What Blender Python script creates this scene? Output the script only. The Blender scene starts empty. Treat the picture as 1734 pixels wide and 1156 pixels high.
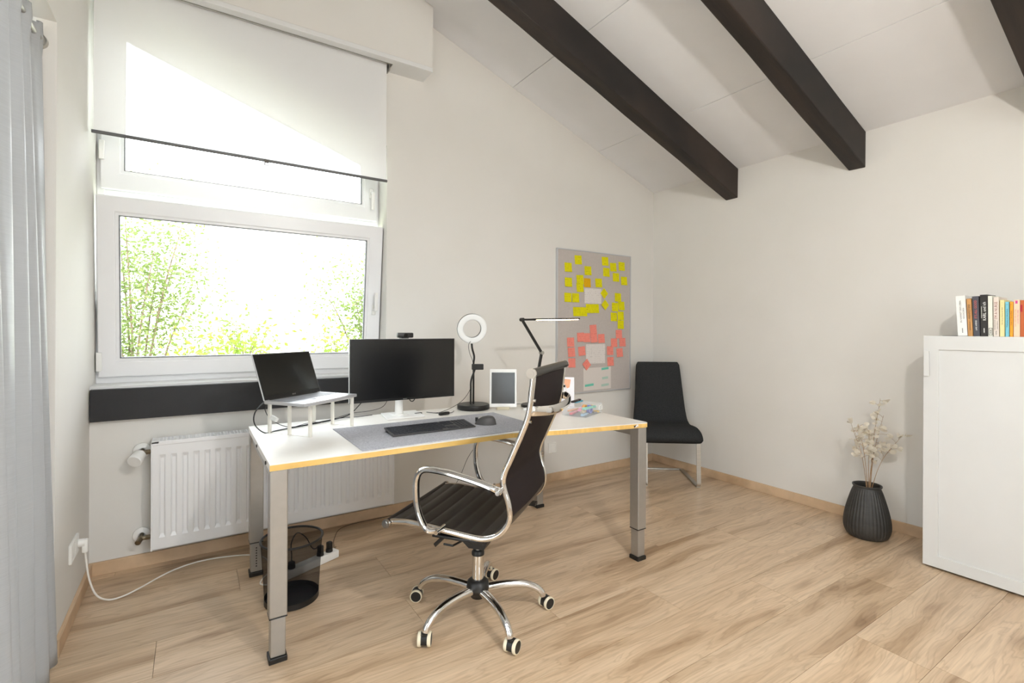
import bpy, bmesh, math, random
from mathutils import Vector, Matrix
random.seed(7)
PI = math.pi
S = bpy.context.scene
COL = S.collection

# ------------------------------------------------------------------ camera, sky, sun, exposure
cd = bpy.data.cameras.new('camera'); cam = bpy.data.objects.new('camera', cd); COL.objects.link(cam)
cd.sensor_width = 36.0; cd.lens = 831.4 / 1734 * 36.0
cd.shift_y = -(578 - 556.1) / 1734; cd.clip_start = .02
YAW = math.radians(57.072)                       # angle between view direction and the window wall
fwd = Vector((math.cos(YAW), math.sin(YAW), 0)); right = Vector((math.sin(YAW), -math.cos(YAW), 0)); up = Vector((0, 0, 1))
roll = .00468
# image is turned clockwise by the roll: scene right axis drops to the right
r2 = right * math.cos(roll) + up * math.sin(roll); u2 = up * math.cos(roll) - right * math.sin(roll)
cam.matrix_world = Matrix(((r2.x, u2.x, -fwd.x, 0), (r2.y, u2.y, -fwd.y, 0), (r2.z, u2.z, -fwd.z, 1.25), (0, 0, 0, 1)))
S.camera = cam

W = bpy.data.worlds.new('sky'); S.world = W; W.use_nodes = True
nt = W.node_tree; nt.nodes.clear()
wo = nt.nodes.new('ShaderNodeOutputWorld'); bg = nt.nodes.new('ShaderNodeBackground')
bg.inputs[0].default_value = (.87, .945, 1.0, 1); bg.inputs[1].default_value = 11.0
nt.links.new(bg.outputs[0], wo.inputs[0])

sd = bpy.data.lights.new('sun', 'SUN'); sd.energy = 10.0; sd.angle = .02; sd.color = (1, .95, .85)
sun = bpy.data.objects.new('sun', sd); COL.objects.link(sun)
sun.rotation_euler = Vector((-.35, .75, -.9)).to_track_quat('-Z', 'Y').to_euler()

vs = S.view_settings; vs.view_transform = 'Standard'; vs.look = 'None'; vs.exposure = -0.13; vs.gamma = 1.0
vs.use_curve_mapping = False

# ------------------------------------------------------------------ room numbers (metres)
YW = 3.207      # window wall
XW = 3.682      # right wall
XL = -.437      # left wall
YB = -2.1       # wall behind the camera
YS = 3.36       # window plane
CS = .358       # ceiling pitch
def zc(x): return 2.548 + CS * (XW - x)

# ------------------------------------------------------------------ helpers
def lin(c):
    def f(v):
        v /= 255.0
        return v / 12.92 if v <= .04045 else ((v + .055) / 1.055) ** 2.4
    return (f(c[0]), f(c[1]), f(c[2]), 1)

MATS = {}
def mat(name, col, rough=.5, metal=0, col2=None, scale=20, stretch=(1, 1, 1), bump=0, bscale=200, spec=.5, trans=0,
        emit=None, estr=0, coat=0, alpha=1, transl=0, contrast=.5):
    if name in MATS: return MATS[name]
    m = bpy.data.materials.new(name); m.use_nodes = True; MATS[name] = m
    t = m.node_tree; p = t.nodes['Principled BSDF']
    p.inputs['Base Color'].default_value = lin(col); p.inputs['Roughness'].default_value = rough
    p.inputs['Metallic'].default_value = metal; p.inputs['Specular IOR Level'].default_value = spec
    p.inputs['Transmission Weight'].default_value = trans; p.inputs['Coat Weight'].default_value = coat
    p.inputs['Alpha'].default_value = alpha
    if emit: p.inputs['Emission Color'].default_value = lin(emit); p.inputs['Emission Strength'].default_value = estr
    tc = t.nodes.new('ShaderNodeTexCoord'); mp = t.nodes.new('ShaderNodeMapping'); mp.inputs['Scale'].default_value = stretch
    t.links.new(tc.outputs['Object'], mp.inputs[0])
    if col2:
        n = t.nodes.new('ShaderNodeTexNoise'); n.inputs['Scale'].default_value = scale; n.inputs['Detail'].default_value = 5
        t.links.new(mp.outputs[0], n.inputs['Vector'])
        r = t.nodes.new('ShaderNodeValToRGB')
        r.color_ramp.elements[0].position = .5 - contrast / 2; r.color_ramp.elements[1].position = .5 + contrast / 2
        r.color_ramp.elements[0].color = lin(col); r.color_ramp.elements[1].color = lin(col2)
        t.links.new(n.outputs['Fac'], r.inputs[0]); t.links.new(r.outputs[0], p.inputs['Base Color'])
    if bump:
        n = t.nodes.new('ShaderNodeTexNoise'); n.inputs['Scale'].default_value = bscale; n.inputs['Detail'].default_value = 3
        t.links.new(mp.outputs[0], n.inputs['Vector'])
        b = t.nodes.new('ShaderNodeBump'); b.inputs['Strength'].default_value = bump; b.inputs['Distance'].default_value = .002
        t.links.new(n.outputs['Fac'], b.inputs['Height']); t.links.new(b.outputs[0], p.inputs['Normal'])
    if transl:
        tr = t.nodes.new('ShaderNodeBsdfTranslucent'); tr.inputs[0].default_value = lin(col)
        mx = t.nodes.new('ShaderNodeMixShader'); mx.inputs[0].default_value = transl
        o = t.nodes['Material Output']
        t.links.new(p.outputs[0], mx.inputs[1]); t.links.new(tr.outputs[0], mx.inputs[2]); t.links.new(mx.outputs[0], o.inputs[0])
    return m

def see_through(name, col, fac, rough=.5, transl=0.0, gloss=False):
    """thin sheet: part of the light goes straight through"""
    if name in MATS: return MATS[name]
    m = bpy.data.materials.new(name); m.use_nodes = True; MATS[name] = m
    t = m.node_tree; t.nodes.clear(); o = t.nodes.new('ShaderNodeOutputMaterial')
    tp = t.nodes.new('ShaderNodeBsdfTransparent'); mx = t.nodes.new('ShaderNodeMixShader'); mx.inputs[0].default_value = fac
    if gloss:
        d = t.nodes.new('ShaderNodeBsdfGlossy'); d.inputs['Roughness'].default_value = rough
        d.inputs['Color'].default_value = lin(col)
        fr = t.nodes.new('ShaderNodeFresnel'); fr.inputs[0].default_value = 1.35; t.links.new(fr.outputs[0], mx.inputs[0])
        outd = d.outputs[0]
    else:
        d = t.nodes.new('ShaderNodeBsdfDiffuse'); d.inputs[0].default_value = lin(col); outd = d.outputs[0]
        if transl:
            tl = t.nodes.new('ShaderNodeBsdfTranslucent'); tl.inputs[0].default_value = lin(col)
            m2 = t.nodes.new('ShaderNodeMixShader'); m2.inputs[0].default_value = transl
            t.links.new(d.outputs[0], m2.inputs[1]); t.links.new(tl.outputs[0], m2.inputs[2]); outd = m2.outputs[0]
    t.links.new(tp.outputs[0], mx.inputs[1]); t.links.new(outd, mx.inputs[2]); t.links.new(mx.outputs[0], o.inputs[0])
    return m

def wood(name, c1, c2, c3, rough=.45, gx=1.2, gy=16, rnd=True, bump=.05, knots=False):
    m = bpy.data.materials.new(name); m.use_nodes = True; MATS[name] = m
    t = m.node_tree; p = t.nodes['Principled BSDF']; L = t.links.new
    tc = t.nodes.new('ShaderNodeTexCoord'); oi = t.nodes.new('ShaderNodeObjectInfo')
    va = t.nodes.new('ShaderNodeVectorMath'); va.operation = 'MULTIPLY_ADD'
    cx = t.nodes.new('ShaderNodeCombineXYZ')
    ml = t.nodes.new('ShaderNodeMath'); ml.operation = 'MULTIPLY'; ml.inputs[1].default_value = 37.0 if rnd else 0
    L(oi.outputs['Random'], ml.inputs[0]); L(ml.outputs[0], cx.inputs[0]); L(ml.outputs[0], cx.inputs[1])
    va.inputs[1].default_value = (1, 1, 1); L(tc.outputs['Object'], va.inputs[0]); L(cx.outputs[0], va.inputs[2])
    # low frequency warp so that the grain makes cathedral figures
    nw = t.nodes.new('ShaderNodeTexNoise'); nw.inputs['Scale'].default_value = 1.0; nw.inputs['Detail'].default_value = 2
    m0 = t.nodes.new('ShaderNodeMapping'); m0.inputs['Scale'].default_value = (1.6, 5, 2); L(va.outputs[0], m0.inputs[0]); L(m0.outputs[0], nw.inputs['Vector'])
    m1 = t.nodes.new('ShaderNodeMapping'); m1.inputs['Scale'].default_value = (gx, gy, gx); L(va.outputs[0], m1.inputs[0])
    wv = t.nodes.new('ShaderNodeVectorMath'); wv.operation = 'MULTIPLY_ADD'; wv.inputs[1].default_value = (1.0, 1.3, 0)
    L(nw.outputs['Color'], wv.inputs[0]); L(m1.outputs[0], wv.inputs[2])
    n1 = t.nodes.new('ShaderNodeTexNoise'); n1.inputs['Scale'].default_value = 1.0; n1.inputs['Detail'].default_value = 4; L(wv.outputs[0], n1.inputs['Vector'])
    m2 = t.nodes.new('ShaderNodeMapping'); m2.inputs['Scale'].default_value = (gx * 5, gy * 11, gx * 5); L(va.outputs[0], m2.inputs[0])
    n2 = t.nodes.new('ShaderNodeTexNoise'); n2.inputs['Scale'].default_value = 1.0; n2.inputs['Detail'].default_value = 4; L(m2.outputs[0], n2.inputs['Vector'])
    r1 = t.nodes.new('ShaderNodeValToRGB'); e = r1.color_ramp.elements
    e[0].position = .30; e[0].color = lin(c3); e[1].position = .62; e[1].color = lin(c1)
    q = e.new(.44); q.color = lin(c2)
    L(n1.outputs['Fac'], r1.inputs[0])
    r2_ = t.nodes.new('ShaderNodeValToRGB'); r2_.color_ramp.elements[0].position = .3; r2_.color_ramp.elements[0].color = (.72, .70, .68, 1)
    r2_.color_ramp.elements[1].position = .62; r2_.color_ramp.elements[1].color = (1, 1, 1, 1); L(n2.outputs['Fac'], r2_.inputs[0])
    mx = t.nodes.new('ShaderNodeMix'); mx.data_type = 'RGBA'; mx.blend_type = 'MULTIPLY'; mx.inputs[0].default_value = .6
    L(r1.outputs[0], mx.inputs[6]); L(r2_.outputs[0], mx.inputs[7])
    # growth-ring lines and a few knots
    if knots:
        mm = t.nodes.new('ShaderNodeMath'); mm.operation = 'MULTIPLY'; mm.inputs[1].default_value = 26; L(n1.outputs['Fac'], mm.inputs[0])
        pp = t.nodes.new('ShaderNodeMath'); pp.operation = 'PINGPONG'; pp.inputs[1].default_value = 1; L(mm.outputs[0], pp.inputs[0])
        rr_ = t.nodes.new('ShaderNodeValToRGB'); rr_.color_ramp.elements[0].position = .0; rr_.color_ramp.elements[0].color = (.80, .77, .74, 1)
        rr_.color_ramp.elements[1].position = .45; rr_.color_ramp.elements[1].color = (1, 1, 1, 1); L(pp.outputs[0], rr_.inputs[0])
        vo = t.nodes.new('ShaderNodeTexVoronoi'); vo.inputs['Scale'].default_value = 1.0
        mk = t.nodes.new('ShaderNodeMapping'); mk.inputs['Scale'].default_value = (2.0, 7.5, 1); L(va.outputs[0], mk.inputs[0])
        vd = t.nodes.new('ShaderNodeVectorMath'); vd.operation = 'MULTIPLY_ADD'; vd.inputs[1].default_value = (.35, .35, 0); L(n2.outputs['Color'], vd.inputs[0]); L(mk.outputs[0], vd.inputs[2])
        L(vd.outputs[0], vo.inputs['Vector'])
        rk = t.nodes.new('ShaderNodeValToRGB'); rk.color_ramp.elements[0].position = .03; rk.color_ramp.elements[0].color = (.50, .42, .36, 1)
        rk.color_ramp.elements[1].position = .24; rk.color_ramp.elements[1].color = (1, 1, 1, 1); L(vo.outputs['Distance'], rk.inputs[0])
        k1 = t.nodes.new('ShaderNodeMix'); k1.data_type = 'RGBA'; k1.blend_type = 'MULTIPLY'; k1.inputs[0].default_value = .75; L(mx.outputs[2], k1.inputs[6]); L(rr_.outputs[0], k1.inputs[7])
        k2 = t.nodes.new('ShaderNodeMix'); k2.data_type = 'RGBA'; k2.blend_type = 'MULTIPLY'; k2.inputs[0].default_value = .7; L(k1.outputs[2], k2.inputs[6]); L(rk.outputs[0], k2.inputs[7])
        mx = k2
    hs = t.nodes.new('ShaderNodeHueSaturation')
    mr = t.nodes.new('ShaderNodeMapRange'); mr.inputs[3].default_value = .93; mr.inputs[4].default_value = 1.07
    if not rnd: mr.inputs[3].default_value = mr.inputs[4].default_value = 1
    L(oi.outputs['Random'], mr.inputs[0]); L(mr.outputs[0], hs.inputs['Value']); L(mx.outputs[2], hs.inputs['Color'])
    L(hs.outputs[0], p.inputs['Base Color'])
    p.inputs['Roughness'].default_value = rough
    b = t.nodes.new('ShaderNodeBump'); b.inputs['Strength'].default_value = bump; b.inputs['Distance'].default_value = .002
    L(n2.outputs['Fac'], b.inputs['Height']); L(b.outputs[0], p.inputs['Normal'])
    return m

def cr(pts, n=6):
    """Catmull-Rom through points"""
    P = [Vector(p) for p in pts]; out = []
    for i in range(len(P) - 1):
        a = P[i - 1] if i else P[i] * 2 - P[i + 1]; b = P[i]; c = P[i + 1]; d = P[i + 2] if i + 2 < len(P) else P[i + 1] * 2 - P[i]
        for k in range(n):
            t = k / n
            out.append(.5 * ((2 * b) + (c - a) * t + (2 * a - 5 * b + 4 * c - d) * t * t + (3 * b - a - 3 * c + d) * t ** 3))
    out.append(P[-1]); return out

class B:
    def __init__(s): s.v = []; s.f = []; s.mi = []; s.cur = 0
    def add(s, vs_, fs):
        o = len(s.v); s.v += [tuple(v) for v in vs_]
        for f in fs: s.f.append(tuple(i + o for i in f)); s.mi.append(s.cur)
        return s
    def box(s, x0, x1, y0, y1, z0, z1, bev=0, M=None, seg=2):
        if not bev:
            vs_ = [Vector((x, y, z)) for z in (z0, z1) for y in (y0, y1) for x in (x0, x1)]
            fs = [(0, 2, 3, 1), (4, 5, 7, 6), (0, 1, 5, 4), (2, 6, 7, 3), (0, 4, 6, 2), (1, 3, 7, 5)]
        else:
            bm = bmesh.new(); bmesh.ops.create_cube(bm, size=1)
            for v in bm.verts: v.co = Vector(((x0 + x1) / 2 + v.co.x * (x1 - x0), (y0 + y1) / 2 + v.co.y * (y1 - y0), (z0 + z1) / 2 + v.co.z * (z1 - z0)))
            bmesh.ops.bevel(bm, geom=bm.edges[:], offset=bev, segments=seg, profile=.5, affect='EDGES')
            bm.verts.index_update(); vs_ = [v.co.copy() for v in bm.verts]; fs = [[v.index for v in f.verts] for f in bm.faces]; bm.free()
        if M: vs_ = [M @ v for v in vs_]
        return s.add(vs_, fs)
    def cyl(s, p0, p1, r0, r1=None, n=20, caps=True):
        p0 = Vector(p0); p1 = Vector(p1); r1 = r0 if r1 is None else r1
        d = (p1 - p0).normalized(); a = d.orthogonal().normalized(); b = d.cross(a)
        vs_ = [p + (a * math.cos(2 * PI * i / n) + b * math.sin(2 * PI * i / n)) * r for p, r in ((p0, r0), (p1, r1)) for i in range(n)]
        fs = [(i, (i + 1) % n, n + (i + 1) % n, n + i) for i in range(n)]
        if caps: fs += [tuple(range(n - 1, -1, -1)), tuple(range(n, 2 * n))]
        return s.add(vs_, fs)
    def tube(s, pts, r, n=8, closed=False, flat=None, ref=None):
        """sweep; flat=(a,b) elliptical/rect radii with ref axis"""
        P = [Vector(p) for p in pts]; m = len(P); vs_ = []; prev = None
        for i in range(m):
            if closed: d = (P[(i + 1) % m] - P[i - 1]).normalized()
            else: d = (P[min(i + 1, m - 1)] - P[max(i - 1, 0)]).normalized()
            if ref is not None: a = (Vector(ref) - d * d.dot(Vector(ref))).normalized()
            elif prev is None: a = d.orthogonal().normalized()
            else: a = (prev - d * d.dot(prev)).normalized()
            prev = a; b = d.cross(a)
            ra, rb = flat if flat else (r, r)
            if isinstance(r, (list, tuple)): ra = rb = r[i]
            for k in range(n):
                t = 2 * PI * (k + .5) / n; vs_.append(P[i] + a * math.cos(t) * ra + b * math.sin(t) * rb)
        fs = []
        for i in range(m if closed else m - 1):
            j = (i + 1) % m
            for k in range(n): fs.append((i * n + k, i * n + (k + 1) % n, j * n + (k + 1) % n, j * n + k))
        if not closed: fs += [tuple(range(n - 1, -1, -1)), tuple(range((m - 1) * n, m * n))]
        return s.add(vs_, fs)
    def lathe(s, prof, n=32, c=(0, 0, 0), rf=None, caps=(False, False)):
        c = Vector(c); vs_ = []
        for (r, z) in prof:
            for k in range(n):
                t = 2 * PI * k / n; q = r * (rf(t, z) if rf else 1)
                vs_.append(c + Vector((q * math.cos(t), q * math.sin(t), z)))
        fs = [(i * n + k, i * n + (k + 1) % n, (i + 1) * n + (k + 1) % n, (i + 1) * n + k) for i in range(len(prof) - 1) for k in range(n)]
        if caps[0]: fs.append(tuple(range(n - 1, -1, -1)))
        if caps[1]: fs.append(tuple(range((len(prof) - 1) * n, len(prof) * n)))
        return s.add(vs_, fs)
    def prism(s, poly, h0, h1, axis='z'):
        """polygon extruded; axis z: (x,y); axis y: (x,z)"""
        n = len(poly)
        def P(p, h): return Vector((p[0], p[1], h)) if axis == 'z' else (Vector((p[0], h, p[1])) if axis == 'y' else Vector((h, p[0], p[1])))
        vs_ = [P(p, h0) for p in poly] + [P(p, h1) for p in poly]
        fs = [tuple(range(n - 1, -1, -1)), tuple(range(n, 2 * n))] + [(i, (i + 1) % n, n + (i + 1) % n, n + i) for i in range(n)]
        return s.add(vs_, fs)
    def ring(s, outer, inner, h0, h1, axis='y'):
        """frame between two polygons with the same vertex count"""
        n = len(outer)
        def P(p, h): return Vector((p[0], h, p[1])) if axis == 'y' else (Vector((h, p[0], p[1])) if axis == 'x' else Vector((p[0], p[1], h)))
        vs_ = [P(p, h) for h in (h0, h1) for ring_ in (outer, inner) for p in ring_]
        fs = []
        for i in range(n):
            j = (i + 1) % n
            fs += [(i, j, n + j, n + i), (2 * n + i, 3 * n + i, 3 * n + j, 2 * n + j), (i, 2 * n + i, 2 * n + j, j), (n + i, n + j, 3 * n + j, 3 * n + i)]
        return s.add(vs_, fs)
    def obj(s, name, m, parent=None, smooth=False, loc=None, rot=None, bevel=0):
        me = bpy.data.meshes.new(name); me.from_pydata(s.v, [], s.f)
        ms = m if isinstance(m, (list, tuple)) else [m]
        for x in ms: me.materials.append(x)
        if len(ms) > 1: me.polygons.foreach_set('material_index', s.mi)
        bm = bmesh.new(); bm.from_mesh(me); bmesh.ops.recalc_face_normals(bm, faces=bm.faces[:]); bm.to_mesh(me); bm.free()
        if smooth:
            me.polygons.foreach_set('use_smooth', [True] * len(me.polygons))
            try: me.set_sharp_from_angle(angle=math.radians(smooth if smooth is not True else 40))
            except Exception: pass
        me.update()
        o = bpy.data.objects.new(name, me); COL.objects.link(o)
        if parent: o.parent = parent
        if loc is not None: o.location = loc
        if rot is not None: o.rotation_euler = rot
        if bevel:
            b = o.modifiers.new('bevel', 'BEVEL'); b.width = bevel; b.segments = 2; b.limit_method = 'ANGLE'
        return o

def tag(o, label=None, cat=None, group=None, kind=None):
    if label: o['label'] = label
    if cat: o['category'] = cat
    if group: o['group'] = group
    if kind: o['kind'] = kind
    return o
def empty(name, loc, rz=0, label=None, cat=None, group=None, kind=None, rot=None):
    o = bpy.data.objects.new(name, None); COL.objects.link(o); o.location = loc
    o.rotation_euler = rot if rot else (0, 0, rz); o.empty_display_size = .05
    return tag(o, label, cat, group, kind)
def inst(src, parent, loc=(0, 0, 0), rot=(0, 0, 0), scale=None, name=None):
    c = src.copy(); COL.objects.link(c); c.parent = parent; c.location = loc; c.rotation_euler = rot
    if scale: c.scale = scale
    if name: c.name = name
    return c
def lettering(txt, size, m, parent, M, align='CENTER', ext=.0002, name='lettering', xs=1):
    cu = bpy.data.curves.new('t', 'FONT'); cu.body = txt; cu.size = size; cu.extrude = ext; cu.align_x = align; cu.align_y = 'CENTER'; cu.resolution_u = 2
    o = bpy.data.objects.new('t', cu); COL.objects.link(o); bpy.context.view_layer.update()
    dg = bpy.context.evaluated_depsgraph_get(); me = bpy.data.meshes.new_from_object(o.evaluated_get(dg))
    bpy.data.objects.remove(o); me.materials.clear(); me.materials.append(m)
    me.transform(M @ Matrix.Diagonal((xs, 1, 1, 1)))
    r = bpy.data.objects.new(name, me); COL.objects.link(r); r.parent = parent
    return r

# ------------------------------------------------------------------ materials
mWall = mat('cream wall paint', (229, 226, 221), .85, col2=(226, 223, 217), scale=3, bump=.12, bscale=260, spec=.25)
mCeil = mat('white ceiling board', (236, 236, 238), .9, col2=(232, 232, 234), scale=4, bump=.1, bscale=300, spec=.2)
mGap = mat('dark joint', (40, 38, 36), .9)
mOak = wood('oak laminate', (219, 193, 162), (206, 178, 146), (172, 142, 110), rough=.34, gx=1.0, gy=9, knots=True)
mSkirt = wood('oak skirting', (220, 191, 158), (209, 178, 144), (190, 158, 124), rough=.5, gx=2, gy=40, rnd=False)
mBeam = wood('dark stained beam', (50, 40, 34), (38, 31, 27), (24, 20, 18), rough=.6, gx=1.5, gy=14, bump=.3)
mBoard = wood('black stained board', (31, 31, 34), (24, 24, 27), (15, 15, 18), rough=.5, gx=2, gy=30, rnd=False, bump=.3)
mPVC = mat('white window plastic', (240, 240, 241), .3, col2=(236, 236, 238), scale=4)
mGasket = mat('grey window gasket', (120, 122, 124), .7)
mGlass = see_through('window glass', (255, 255, 255), .06, .0, gloss=True)
mWhite = mat('white lacquer', (230, 230, 229), .45, col2=(226, 226, 225), scale=5)
mWhiteSat = mat('white plastic', (240, 239, 236), .35)
mChrome = mat('chrome', (225, 224, 222), .07, 1, bump=.02, bscale=30)
mSteel = mat('brushed steel', (190, 187, 180), .3, 1, col2=(175, 172, 166), scale=8, stretch=(40, 1, 40))
mAlu = mat('silver lacquered steel', (178, 176, 172), .38, .75, col2=(172, 170, 166), scale=30, bump=.05, bscale=600)
mBlackP = mat('black plastic', (24, 23, 22), .45, col2=(30, 29, 28), scale=60, bump=.05, bscale=500)
mBlackM = mat('black metal', (27, 26, 26), .4, .2, col2=(33, 32, 31), scale=40)
mBronze = mat('brass fitting', (150, 138, 118), .35, .9, col2=(120, 108, 90), scale=60)

# ------------------------------------------------------------------ portals: help the sampler find the wall openings
def portal(name, loc, rot, sx, sy):
    l = bpy.data.lights.new(name, 'AREA'); l.shape = 'RECTANGLE'; l.size = sx; l.size_y = sy; l.cycles.is_portal = True
    o = bpy.data.objects.new(name, l); COL.objects.link(o); o.location = loc; o.rotation_euler = rot
portal('window_portal', (.32, 3.52, 1.85), (-PI / 2, 0, 0), 1.6, 2.1)
portal('balcony_portal', (-.78, 1.72, 1.2), (0, -PI / 2, 0), 2.4, 1.6)
portal('rear_portal', (.8, -2.45, 1.55), (PI / 2, 0, 0), 1.5, 1.6)

# ------------------------------------------------------------------ floor with planks
fl = tag(B().box(XL - .35, XW, YB, YW + .02, -.12, -.012).obj('floor', mGap), 'light oak laminate plank floor of the room', 'floor', kind='structure')
PW = .2472; PL = 1.43
rows = {}
y0 = 1.170
joints = {0: 2.338, 1: 1.83, 2: 2.76, 3: .823, 4: -.12, 5: .837, 6: 1.62, 7: .40, 8: 1.1, -1: 2.85, -2: .85, -3: 2.32, -4: 1.30, -5: .35, -6: 1.9, -7: 2.6, -8: .1}
pm = {}
for k in range(-14, 9):
    ya = max(y0 + k * PW, YB); yb = min(ya + PW if ya > YB else y0 + (k + 1) * PW, YW)
    if yb <= ya + .02: continue
    j = joints.get(k, random.uniform(0, 1.4))
    xs = [j + i * PL for i in range(-4, 5)]
    cuts = [XL - .3] + [x for x in xs if XL - .25 < x < XW - .05] + [XW]
    for a, b in zip(cuts, cuts[1:]):
        g = .0007
        o = B().box(-(b - a) / 2 + g, (b - a) / 2 - g, -(yb - ya) / 2 + g, (yb - ya) / 2 - g, -.012, 0).obj('plank', mOak, fl, loc=((a + b) / 2, (ya + yb) / 2, 0))

# ------------------------------------------------------------------ walls
b = B(); T = .32
XO = 1.077; ZO = .944
def zo(x): return 2.465 + .346 * (1.077 - x)        # sloped head of the window opening
b.prism([(XL - .3, -.1), (XW + .3, -.1), (XW + .3, ZO), (XL - .3, ZO)], YW, YW + T, 'y')
b.prism([(XO, ZO), (XW + .3, ZO), (XW + .3, zc(XW + .3) + .05), (XO, zc(XO) + .05)], YW, YW + T, 'y')
b.prism([(XL - .3, zo(XL)), (XL, zo(XL)), (XO, zo(XO)), (XO, zc(XO) + .05), (XL - .3, zc(XL - .3) + .05)], YW, YW + T, 'y')
tag(b.obj('wall_window', mWall), 'cream painted gable wall holding the tall slanted window', 'wall', kind='structure')
tag(B().box(XW, XW + .3, YB - .3, YW, -.1, 2.75).obj('wall_right', mWall), 'cream painted wall on the right behind the white cabinet', 'wall', kind='structure')
YR = 2.482; ZR = 2.392; YD = .95
b = B()
b.box(XL - .3, XL, YR, YW + T - .001, -.1, 4.3)
b.box(XL - .3, XL, YD, YR, ZR, 4.3)
b.box(XL - .3, XL, YB - .3, YD, -.1, 4.3)
tag(b.obj('wall_left', mWall), 'cream painted wall on the left with a deep door recess', 'wall', kind='structure')
# wall behind the camera; its unseen window is added to let in fill light
b = B(); xa, xb, za, zb = .1, 1.5, .8, 2.3
b.box(XL - .3, xa, YB - .3, YB, -.1, 4.3); b.box(xb, XW + .3, YB - .3, YB, -.1, 4.0)
b.box(xa, xb, YB - .3, YB, -.1, za); b.box(xa, xb, YB - .3, YB, zb, 4.2)
tag(b.obj('wall_rear', mWall), 'cream painted wall behind the viewpoint with an added fill window', 'wall', kind='structure')
w = empty('fill_window', ((xa + xb) / 2, YB - .15, za), 0, 'unseen white framed window added to the rear wall for fill light', 'window', kind='structure')
hw = (xb - xa) / 2; hh = zb - za
B().ring([(-hw, 0), (hw, 0), (hw, hh), (-hw, hh)], [(-hw + .08, .08), (hw - .08, .08), (hw - .08, hh - .08), (-hw + .08, hh - .08)], -.04, .04).obj('window_frame', mPVC, w, bevel=.004)
B().box(-.035, .035, -.035, .035, .081, hh - .081).obj('mullion', mPVC, w)
B().box(-hw + .08, hw - .08, -.004, .004, .08, hh - .08).obj('pane', mGlass, w)

# ------------------------------------------------------------------ ceiling: slab with white boards, dark beams
cs, sn = 1 / math.hypot(1, CS), CS / math.hypot(1, CS)
def slab(name, xa, xb, ya, yb, lo, hi, m, parent=None):
    vs_ = [Vector((x, y, zc(x) + h)) for h in (lo, hi) for y in (ya, yb) for x in (xa, xb)]
    return B().add(vs_, [(0, 2, 3, 1), (4, 5, 7, 6), (0, 1, 5, 4), (2, 6, 7, 3), (0, 4, 6, 2), (1, 3, 7, 5)]).obj(name, m, parent)
ce = tag(slab('ceiling', XL - .6, XW + .6, YB - .6, YW + .7, .016, .22, mGap), 'sloping white board ceiling between dark beams', 'ceiling', kind='structure')
xs = [XW, 2.970, 2.073, 1.176, .279, XL]
BY = [(2.337, 2.446), (1.441, 1.541), (.540, .640), (-.36, -.26), (-1.26, -1.16)]
ys = [YW] + [(a + b_) / 2 for a, b_ in BY] + [YB]
for i in range(len(xs) - 1):
    for j in range(len(ys) - 1):
        g = .0022
        slab('board', xs[i + 1] + (g if i < len(xs) - 2 else 0), xs[i] - (g if i else 0), ys[j + 1] + .001, ys[j] - .001, 0, .014, mCeil, ce)
bl = ['dark stained ceiling beam nearest the window wall', 'dark stained ceiling beam second from the window wall',
      'dark stained ceiling beam third from the window wall, at the top right corner', 'dark stained ceiling beam above the viewpoint', 'dark stained ceiling beam beside the rear wall']
for (ya, yb), lb in zip(BY, bl):
    ym = (ya + yb) / 2; xm = (XL + XW) / 2
    # local x runs up the slope so that the grain follows the beam
    o = empty('ceiling_beam', (XW, ym, zc(XW)), 0, lb, 'beam', 'dark ceiling beams')
    Lb = (XW - XL)
    vs_ = []
    hw_ = (yb - ya) / 2; dep = .234
    nseg = 14
    rr = random.Random(int(ym * 100))
    for i in range(nseg + 1):
        x = -Lb * i / nseg; zt = -CS * x
        for (yy, zz) in ((-hw_, 0), (-hw_, -dep), (hw_, -dep), (hw_, 0)):
            k = .0025
            vs_.append((x, yy + rr.uniform(-k, k), zt + zz + (rr.uniform(-k, k) if zz else 0)))
    fs = [(i * 4 + a, i * 4 + (a + 1) % 4, (i + 1) * 4 + (a + 1) % 4, (i + 1) * 4 + a) for i in range(nseg) for a in range(4)]
    fs += [(0, 1, 2, 3), tuple(nseg * 4 + k for k in (3, 2, 1, 0))]
    bo = B().add(vs_, fs).obj('timber', mBeam, o, bevel=.006)

# ------------------------------------------------------------------ skirting boards
b = B(); b.box(XL, XW, YW - .015, YW, 0, .066); tag(b.obj('baseboard_window', mSkirt, bevel=.002), 'oak skirting board under the window wall', 'skirting', kind='structure')
b = B(); b.box(-1.35, 1.35, -.0075, .0075, 0, .066)
tag(b.obj('baseboard_right', mSkirt, loc=(XW - .0075, YW - .015 - 1.35, 0), rot=(0, 0, PI / 2), bevel=.002), 'oak skirting board along the right wall', 'skirting', kind='structure')
b = B(); b.box(-.355, .355, -.0075, .0075, 0, .066)
tag(b.obj('baseboard_left', mSkirt, loc=(XL + .0075, YW - .015 - .355, 0), rot=(0, 0, PI / 2), bevel=.002), 'short oak skirting board along the left wall below the socket', 'skirting', kind='structure')

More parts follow.
